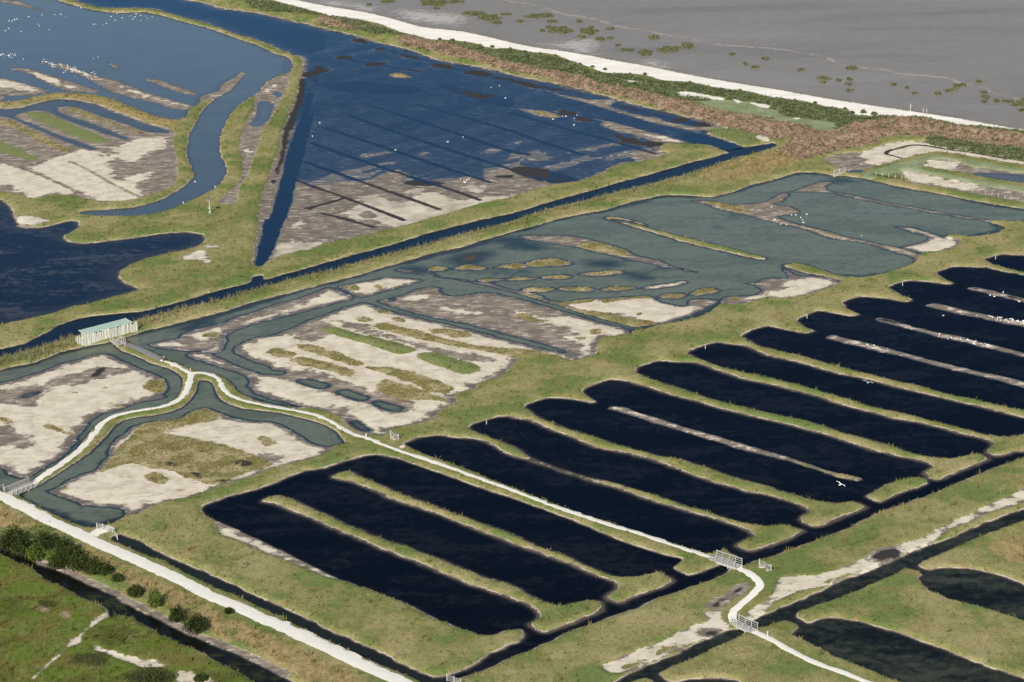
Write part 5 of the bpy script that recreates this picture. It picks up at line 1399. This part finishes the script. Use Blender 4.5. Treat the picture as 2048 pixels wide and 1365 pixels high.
def mpp(p):
    return math.sqrt(p.x ** 2 + p.y ** 2 + CAM_H ** 2) / F_PX

# wooden hide with a palisade front
A, B = at(173, 692, 0.1), at(277, 664.5, 0.1)
L = (B - A).length
ang = math.atan2(B.y - A.y, B.x - A.x)
hide = empty('bird_hide', (A.x, A.y, 0.05), 'long wooden bird hide with green roof and pale palisade front on the levee', 'bird hide')
hide.rotation_euler = (0, 0, ang)
r = random.Random(5)
pm = []
for k in range(5):
    bm = bmesh.new()
    hh = 2.15 + 0.09 * k
    w = 0.145 + 0.012 * k
    taper(bm, (0, 0, 0), (0.02 * (k - 2), 0, hh), w * 0.9, w * 0.72, 7)
    taper(bm, (0.02 * (k - 2), 0, hh), (0.02 * (k - 2), 0, hh + 0.08), w * 0.72, 0.03, 7)
    pm.append(mesh_of('pale', bm, M_PALE))
x = 0.0
while x < L:
    o = link('pale', r.choice(pm), None, hide)
    o.location = (x, r.uniform(-0.04, 0.04), -0.25 + r.uniform(-0.1, 0.08))
    o.rotation_euler = (r.uniform(-0.03, 0.03), r.uniform(-0.03, 0.03), r.uniform(0, 6.28))
    x += r.uniform(0.235, 0.265)
for i in range(6):
    o = link('pale', r.choice(pm), None, hide)
    o.location = (-0.28 - 0.22 * i, 0.10 + 0.26 * i, -0.5 + r.uniform(-0.1, 0.1))
    o.rotation_euler = (0, 0, r.uniform(0, 6.28))
RX0, RX1, RD = 0.3, L - 1.2, 2.6
bm = bmesh.new()
for (p, q) in (((RX0 + 0.15, 0.5, 1.0), (RX1 - 0.15, 0.5, 1.0)), ((RX0 + 0.15, RD - 0.3, 1.05), (RX1 - 0.15, RD - 0.3, 1.05))):
    beam(bm, p, q, 0.12, 2.0)
for xx in (RX0 + 0.22, RX1 - 0.22):
    beam(bm, (xx, 0.57, 1.0), (xx, RD - 0.37, 1.0), 0.12, 2.0)
link('wall', mesh_of('wall', bm, M_GREYWOOD), None, hide)
bm = bmesh.new()
for yy, zz in ((0.35, 2.12), (RD - 0.25, 2.38)):
    beam(bm, (RX0 + 0.1, yy, zz), (RX1 - 0.1, yy, zz), 0.09, 0.1)
roof = link('roof', mesh_of('roof', bm, M_GREYWOOD), None, hide)
npan = 8
pw = (RX1 - RX0) / npan
bm = bmesh.new()
nr = 8
for j in range(nr):
    x0, x1 = j * pw / nr, (j + 1) * pw / nr
    xm = (x0 + x1) / 2
    for (xa, xb, za, zb) in ((x0, xm, 0, 0.045), (xm, x1, 0.045, 0)):
        v = [bm.verts.new(c) for c in ((xa, 0, za), (xb, 0, zb), (xb, RD, zb + 0.32), (xa, RD, za + 0.32))]
        bm.faces.new(v)
bmesh.ops.remove_doubles(bm, verts=bm.verts, dist=0.001)
panel = mesh_of('roof_panel', bm, M_ROOF)
for i in range(npan):
    o = link('roof_panel', panel, None, roof)
    o.location = (RX0 + i * pw, 0.12, 2.16 + 0.004 * (i % 2))
bm = bmesh.new()
beam(bm, (RX0 - 0.07, 0.10, 2.17), (RX0 - 0.07, RD + 0.12, 2.49), 0.12, 0.2)
link('gable_trim', mesh_of('gable_trim', bm, M_WHITE), None, roof)
bm = bmesh.new()
beam(bm, (RX1 + 0.07, 0.10, 2.17), (RX1 + 0.07, RD + 0.12, 2.49), 0.12, 0.2)
link('gable_trim', mesh_of('gable_trim', bm, M_WHITE), None, roof)
bm = bmesh.new()
beam(bm, (L * 0.55, 0.22, 0.75), (L * 0.55 + 0.9, 0.22, 0.75), 0.06, 1.75)
link('door', mesh_of('door', bm, M_DARK), None, hide)

def footbridge(name, P, Q, width, label, z0, mat, rails=(1, 1), nposts=5, rail_h=0.95, piles=True, nrails=3):
    P, Q = Vector((P.x, P.y, z0)), Vector((Q.x, Q.y, z0))
    Lb = (Q - P).length
    root = empty(name, P, label, 'footbridge')
    root.rotation_euler = (0, 0, math.atan2(Q.y - P.y, Q.x - P.x))
    bm = bmesh.new()
    nb = max(6, int(Lb / 0.24))
    for i in range(nb):
        x = (i + 0.5) * Lb / nb
        beam(bm, (x, -width / 2, 0.0), (x, width / 2, 0.0), Lb / nb - 0.025, 0.06)
    link('deck', mesh_of('deck', bm, mat), None, root)
    for s in (-1, 1):
        bm = bmesh.new()
        beam(bm, (-0.2, s * (width / 2 - 0.12), -0.19), (Lb + 0.2, s * (width / 2 - 0.12), -0.19), 0.14, 0.30)
        link('girder', mesh_of('girder', bm, mat), None, root)
    bm = bmesh.new()
    beam(bm, (0, 0, -0.04), (0, 0, rail_h + 0.05), 0.075)
    post = mesh_of('post', bm, mat)
    for s, use in zip((-1, 1), rails):
        if not use:
            continue
        y = s * (width / 2 + 0.08)
        bm = bmesh.new()
        beam(bm, (-0.03, y, rail_h + 0.07), (Lb + 0.03, y, rail_h + 0.07), 0.09, 0.035)
        rail_part = link('railing', mesh_of('railing', bm, mat), None, root)
        for i in range(nposts):
            o = link('post', post, None, rail_part)
            o.location = (0.1 + (Lb - 0.2) * i / (nposts - 1), y, 0)
        for k in range(nrails):
            bm = bmesh.new()
            zz = rail_h * (k + 1) / nrails
            beam(bm, (0.0, y - s * 0.10, zz), (Lb, y - s * 0.10, zz), 0.04, 0.05 if k < nrails - 1 else 0.07)
            link('rail', mesh_of('rail', bm, mat), None, rail_part)
    if piles:
        for f in (0.3, 0.7):
            for s in (-1, 1):
                bm = bmesh.new()
                taper(bm, (Lb * f, s * (width / 2 - 0.12), -1.4), (Lb * f, s * (width / 2 - 0.12), -0.34), 0.11, 0.10, 8)
                link('pile', mesh_of('pile', bm, mat), None, root)
    return root

footbridge('footbridge', at(243, 690, 0.5), at(229, 680.5, 0.5), 1.6, 'short grey footbridge with rails at the door side of the hide', 0.55, M_GREYWOOD, nposts=4)
footbridge('footbridge', at(16, 990, 0.5), at(66, 969, 0.5), 1.6, 'grey timber footbridge with four rails between gravel track and curving path', 0.55, M_GREYWOOD, nposts=6, nrails=4)
a, b = pts("Z11 1190,645 1345,697")
footbridge('footbridge', Vector((*a, 0)), Vector((*b, 0)), 1.6, 'pale footbridge where the straight path crosses the dark canal', 0.55, M_WHITE, nposts=5)
a, b = pts("Z11 1320,1028 1435,1080")
footbridge('footbridge', Vector((*a, 0)), Vector((*b, 0)), 1.5, 'pale footbridge at the lower end of the S bent path', 0.55, M_WHITE, nposts=4)

def railing(name, plist, label, cat, mat, hgt=1.0, nrails=4, width=0.11, gate=False):
    ps = [g_at(u, v) for u, v in plist]
    base = ps[0].copy()
    root = empty(name, base, label, cat)
    bm = bmesh.new()
    beam(bm, (0, 0, -0.15), (0, 0, hgt + 0.12), width)
    post = mesh_of('post', bm, mat)
    top = max(p.z for p in ps) if gate else None
    for p in ps:
        o = link('post', post, None, root)
        o.location = p - base
    for i in range(len(ps) - 1):
        for k in range(nrails):
            zz = hgt * (k + 0.7) / nrails
            bm = bmesh.new()
            d = (ps[i + 1] - ps[i]).normalized() * 0.075
            beam(bm, ps[i] - base + d + Vector((0, 0, zz)), ps[i + 1] - base - d + Vector((0, 0, zz)), 0.04, 0.075)
            link('rail', mesh_of('rail', bm, mat), None, root)
    if gate:
        bm = bmesh.new()
        beam(bm, ps[0] - base + Vector((0, 0, 0.25)), ps[1] - base + Vector((0, 0, hgt * 0.9)), 0.04, 0.09)
        link('brace', mesh_of('brace', bm, mat), None, root)
    return root

railing('railing', [(194, 1059), (206, 1060), (216, 1065), (226, 1071), (235, 1080)], 'white bent railing over the culvert at the head of the ditch', 'railing', M_WHITE)
railing('fence', [(-14, 982), (-3, 981), (7, 979)], 'grey rail fence cut by the picture edge beside green water', 'fence', M_GREYWOOD, nrails=3)
railing('field_gate', [(781, 873), (797.5, 881)], 'white field gate standing alone on the grass ridge', 'gate', M_WHITE, gate=True)
railing('field_gate', [(1518.5, 1132), (1542, 1143)], 'white field gate near the bridge over the dark canal', 'gate', M_WHITE, gate=True)
railing('fence', [(894, 1362), (908, 1367), (922, 1372)], 'white fence across the corner where ditch meets canal', 'fence', M_WHITE)

def post(u, v, hgt, w, name, label, mat, group=None, cat='post', cap=True):
    p = g_at(u, v)
    root = empty(name, p, label, cat, group)
    bm = bmesh.new()
    beam(bm, (0, 0, -0.3), (0, 0, hgt), w)
    link('shaft', mesh_of('shaft', bm, mat), None, root)
    bm = bmesh.new()
    taper(bm, (0, 0, hgt + 0.002), (0, 0, hgt + w * 0.5), w * 0.75, 0.02, 4)
    link('cap', mesh_of('cap', bm, mat), None, root)
    return root
post(732.5, 876, 0.75, 0.22, 'marker_post', 'stout white marker post beside the path near the lone gate', M_WHITE)
post(1535, 1273, 0.75, 0.22, 'marker_post', 'stout white marker post past the lower footbridge', M_WHITE)
post(381, 741.5, 0.45, 0.16, 'marker_post', 'tiny pale post at the fork of the white path', M_WHITE)
for u, v in ((1991, 519), (1805, 572), (1614, 637), (1410.5, 698), (973, 849)):
    post(u, v, 0.75, 0.12, 'level_stake', 'thin white stake standing in a dark basin by its grassy head', M_WHITE, 'stakes in the dark basins', 'stake')
for u, v, h_ in ((1821, 222, 1.7), (1846.5, 226, 1.0), (1853.5, 226, 0.9)):
    post(u, v, h_, 0.16, 'beach_stake', 'pale stake standing at the waterside edge of the white beach', M_WHITE, 'stakes on the beach', 'stake')
for i in range(24):
    f = i / 23
    u, v = ZO[4][0] + (640 + 880 * f) * ZS, ZO[4][1] + (1042 + 162 * f - 8 * math.sin(f * 3)) * ZS
    post(u, v, 0.75 + 0.15 * random.random(), 0.10, 'fence_post', 'small weathered fence post in the row beside the salt pans', M_GREYWOOD, 'fence posts beside the salt pans', 'fence post')

# low dark sign where the ramp meets the white path
p = g_at(327, 724)
root = empty('low_sign', p, 'low dark sign with pale top where ramp meets white path', 'sign')
bm = bmesh.new(); beam(bm, (0, 0, -0.1), (0, 0, 0.55), 0.12); link('leg', mesh_of('leg', bm, M_DARK), None, root)
bm = bmesh.new(); beam(bm, (-0.38, 0.03, 0.68), (0.38, 0.03, 0.68), 0.08, 0.42); link('board', mesh_of('board', bm, M_DARK), None, root)
bm = bmesh.new(); beam(bm, (-0.2, 0.03, 0.95), (0.34, 0.03, 0.95), 0.10, 0.08); link('top_board', mesh_of('top_board', bm, M_WHITE), None, root)

# sluice by the salt pans
a, b = g_at(1668, 353), g_at(1690, 344)
root = empty('sluice', a, 'small grey sluice with handrail between pan and green water', 'sluice')
d = b - a
bm = bmesh.new(); beam(bm, (0, 0, 0.5), (d.x, d.y, 0.5), 0.9, 0.16); link('walkway', mesh_of('walkway', bm, M_GREYWOOD), None, root)
bm = bmesh.new(); beam(bm, (-0.2, -0.35, 0.05), (d.x * 0.6, d.y * 0.6 - 0.35, 0.05), 0.3, 0.6); link('sill', mesh_of('sill', bm, M_STONE), None, root)
for f in (0.0, 0.5, 1.0):
    bm = bmesh.new(); beam(bm, (d.x * f, d.y * f, 0.5), (d.x * f, d.y * f, 1.5), 0.12); link('post', mesh_of('post', bm, M_WHITE), None, root)
for zz in (1.0, 1.42):
    bm = bmesh.new(); beam(bm, (0.07, 0.1, zz), (d.x - 0.07, d.y + 0.1, zz), 0.06, 0.1); link('rail', mesh_of('rail', bm, M_WHITE), None, root)

# nest pole
p = g_at(420, 428)
root = empty('nest_pole', p, 'tall pole with a nest platform on the levee by the creek bend', 'nest pole')
bm = bmesh.new(); taper(bm, (0, 0, -0.1), (0, 0, 3.2), 0.10, 0.07, 8); link('pole', mesh_of('pole', bm, M_GREYWOOD), None, root)
bm = bmesh.new(); beam(bm, (-0.5, 0, 3.24), (0.5, 0, 3.24), 1.0, 0.07); link('platform', mesh_of('platform', bm, M_WHITE), None, root)
bm = bmesh.new()
rr_ = random.Random(3)
for i in range(60):
    a0 = rr_.uniform(0, 6.28); ra = rr_.uniform(0.2, 0.5)
    q0 = Vector((math.cos(a0) * ra, math.sin(a0) * ra, 3.3 + rr_.uniform(0, 0.2)))
    beam(bm, q0, q0 + Vector((-math.sin(a0), math.cos(a0), rr_.uniform(-0.2, 0.2))) * 0.4, 0.03)
link('nest', mesh_of('nest', bm, M_NEST), None, root)
bm = bmesh.new(); beam(bm, (-0.35, 0, 1.3), (0.2, 0, 1.3), 0.10, 0.2); link('cross_board', mesh_of('cross_board', bm, M_WHITE), None, root)
for s in (-1, 1):
    bm = bmesh.new(); beam(bm, (s * 0.45, -0.2, 0.0), (0, 0, 0.8), 0.07); link('stay', mesh_of('stay', bm, M_WHITE), None, root)

# pale boulders by gates and banks
def stone_mesh(seed):
    r = np.random.default_rng(seed)
    bm = bmesh.new()
    bmesh.ops.create_icosphere(bm, subdivisions=2, radius=1.0)
    for v in bm.verts:
        v.co *= 1 + r.uniform(-0.18, 0.18)
        v.co.z *= 0.6
    return mesh_of('boulder', bm, M_STONE)
SM = [stone_mesh(s) for s in (1, 2, 3)]
for i, (u, v, s, lb) in enumerate(((1524, 1136, 0.35, 'larger pale boulder under the gate by the canal bridge'), (1535, 1142, 0.28, 'smaller pale boulder under the gate by the canal bridge'),
                                   (784, 877, 0.3, 'pale boulder at the foot of the lone ridge gate'), (789, 880, 0.22, 'small pale stone under the lone ridge gate'),
                                   (806, 895, 0.5, 'rounded brown boulder at the head of a dark basin'))):
    p = g_at(u, v)
    o = link('boulder', SM[i % 3])
    o.location = p + Vector((0, 0, s * 0.3)); o.scale = (s * 1.4, s, s); o.rotation_euler = (0, 0, i)
    tag(o, lb, 'boulder')

# ------------------------------------------------------------------ birds
M_BIRD = plain('white_feathers', (0.86, 0.86, 0.84), 0.8, 0.1, 0.05)
def ell(bm, c, s, n=8, m=6):
    res = bmesh.ops.create_uvsphere(bm, u_segments=n, v_segments=m, radius=1.0)
    for v in res['verts']:
        v.co = Vector((v.co.x * s[0] + c[0], v.co.y * s[1] + c[1], v.co.z * s[2] + c[2]))
def stand_bird():
    bm = bmesh.new()
    ell(bm, (0, 0, 0.30), (0.24, 0.12, 0.13))
    taper(bm, (0.17, 0, 0.34), (0.24, 0, 0.52), 0.055, 0.035)
    ell(bm, (0.26, 0, 0.55), (0.07, 0.045, 0.045), 6, 5)
    taper(bm, (0.31, 0, 0.55), (0.42, 0, 0.53), 0.02, 0.005, 4)
    taper(bm, (-0.18, 0, 0.31), (-0.36, 0, 0.26), 0.08, 0.03, 5)
    for s in (-1, 1):
        taper(bm, (0.0, s * 0.05, -0.03), (0.0, s * 0.05, 0.22), 0.014, 0.014, 4)
    return mesh_of('wading_bird', bm, M_BIRD)
def swim_bird():
    bm = bmesh.new()
    ell(bm, (0, 0, 0.07), (0.28, 0.15, 0.12))
    taper(bm, (0.18, 0, 0.10), (0.25, 0, 0.26), 0.06, 0.04)
    ell(bm, (0.27, 0, 0.29), (0.075, 0.05, 0.05), 6, 5)
    taper(bm, (0.33, 0, 0.29), (0.43, 0, 0.27), 0.02, 0.005, 4)
    taper(bm, (-0.22, 0, 0.10), (-0.42, 0, 0.16), 0.08, 0.02, 5)
    return mesh_of('swimming_bird', bm, M_BIRD)
def fly_bird():
    bm = bmesh.new()
    ell(bm, (0, 0, 0), (0.26, 0.08, 0.08))
    ell(bm, (0.27, 0, 0.03), (0.07, 0.05, 0.05), 6, 5)
    taper(bm, (0.33, 0, 0.03), (0.43, 0, 0.01), 0.02, 0.004, 4)
    for s in (-1, 1):
        sec = [((0.10, s * 0.06, 0.03), 0.20), ((0.12, s * 0.35, 0.16), 0.17), ((0.02, s * 0.75, 0.12), 0.04)]
        vs = []
        for (x, y, z), c in sec:
            vs.append([bm.verts.new((x + c / 2, y, z)), bm.verts.new((x, y, z + 0.02)), bm.verts.new((x - c / 2, y, z)), bm.verts.new((x, y, z - 0.012))])
        for i in range(2):
            for k in range(4):
                bm.faces.new((vs[i][k], vs[i][(k + 1) % 4], vs[i + 1][(k + 1) % 4], vs[i + 1][k]))
        bm.faces.new(vs[0]); bm.faces.new(vs[2])
    taper(bm, (-0.2, 0, 0), (-0.42, 0, 0.0), 0.06, 0.03, 5)
    return mesh_of('flying_gull', bm, M_BIRD)
BS, BW, BF = stand_bird(), swim_bird(), fly_bird()
rb = random.Random(9)
def bird(u, v, label, group, water_ok=True, sc=1.0):
    p = at(u, v, 0.1)
    h = height(p.x, p.y)
    wet = h < -0.03
    o = link('swimming_bird' if wet else 'wading_bird', BW if wet else BS)
    o.location = (p.x, p.y, 0.0 if wet else max(h, 0.0) + 0.02)
    o.rotation_euler = (0, 0, rb.uniform(0, 6.28))
    k = 0.62 * sc * rb.uniform(0.85, 1.1)
    o.scale = (k, k, k)
    tag(o, label, 'bird', group)
q = 2048 / 330.0
for (x, y) in ((1005, 98), (1410, 160), (1450, 165), (1525, 155), (1380, 205), (1518, 222), (1610, 200), (1635, 188), (1658, 160), (1690, 172), (1675, 210), (1648, 238), (1715, 155), (1745, 155), (1745, 190),
               (1808, 200), (1832, 232), (1747, 258), (1887, 207), (1430, 252), (355, 207), (520, 187), (680, 183), (757, 178), (820, 207), (115, 260), (150, 260), (180, 242), (210, 235), (470, 300), (490, 320),
               (68, 382), (107, 352), (262, 392), (610, 370), (1160, 300), (1190, 300), (1270, 310), (1320, 290), (1215, 708), (1160, 725), (290, 733)):
    bird(x / 6.206, y / 6.206, 'white bird on the open grey blue lagoon', 'birds on the grey blue lagoon', sc=1.0)
for i in range(26):
    bird(rb.uniform(0, 200) / 6.206, (690 - rb.gauss(0, 18)) / 6.206, 'white bird in the tight flock off the lagoon mud strips', 'flock off the mud strips', sc=0.75)
for i in range(85):
    f = rb.random()
    bird((520 + 690 * f) / 6.206, (765 + 200 * f + rb.gauss(0, 22)) / 6.206, 'white bird roosting on the longest lagoon mud strip', 'birds roosting on the lagoon strip', sc=0.8)
def zb(k, s, label, group, sc=1.0):
    for tok in s.split():
        x, y = (float(t) for t in tok.split(','))
        bird(ZO[k][0] + x * ZS, ZO[k][1] + y * ZS, label, group, sc=sc)
for i in range(42):
    f = min(1.0, abs(rb.gauss(0.75, 0.28)))
    bird(ZO[8][0] + (1180 + 339 * f) * ZS, ZO[8][1] + (560 + 52 * f + rb.gauss(0, 7)) * ZS, 'white bird in the crowd on the pale mud bar', 'birds crowding the pale mud bar', sc=0.9)
for i in range(24):
    f = rb.random()
    bird(ZO[8][0] + (1000 + 320 * f) * ZS, ZO[8][1] + (683 + 66 * f + rb.gauss(0, 5)) * ZS, 'white bird in the loose row on the dark mud bar', 'birds on the dark mud bar', sc=0.9)
zb(8, "1318,447 1342,453 1395,436 1490,484", 'white bird beside the short dark mud bar', 'birds beside the short mud bar', 1.2)
zb(8, "590,747 630,752 710,770", 'white bird on the first bare mud bar', 'birds on the first bare bar')
zb(8, "1040,567", 'single white bird swimming alone between two mud bars', None)
zb(8, "555,93", 'single white bird on green water beside the grass bank', None)
zb(4, "140,1275 165,1275 195,1290 205,1305 210,1320 230,1272 20,1240 75,1330 110,1335 40,1310", 'white bird near the mud points of the upper green pond', 'birds in the upper green pond')
zb(2, "378,733 335,812 827,890 1137,842 1228,818 1215,1070 1235,1080 1250,1075 1265,1070 1240,1090 1395,520 1445,512 1480,582", 'white bird scattered on the wide deep blue lagoon', 'birds on the blue lagoon', 1.2)
zb(3, "243,707 300,692 320,690 370,706 368,745 385,687", 'white bird near the islet in the blue lagoon', 'birds near the lagoon islet', 1.1)
zb(3, "1275,775", 'single white bird on the bright green corner below the dyke', None, 1.3)
zb(1, "1157,1078 1275,1112 1088,1213", 'white bird at the edge of the winding creek', 'birds along the creek', 1.3)
for (u, v, lb) in ((1536 + 592 * ZS, 440 + 966 * ZS, 'white gull flying above the basin with the rusty green bank'), (1536 + 430 * ZS, 905 + 192 * ZS, 'white gull flying low beyond the mud bar tip')):
    p = at(u, v, 7.0)
    o = link('flying_gull', BF)
    o.location = p
    o.rotation_euler = (0.25, 0.1, rb.uniform(0, 1.0) + 0.8)
    o.scale = (1.25,) * 3
    tag(o, lb, 'gull')
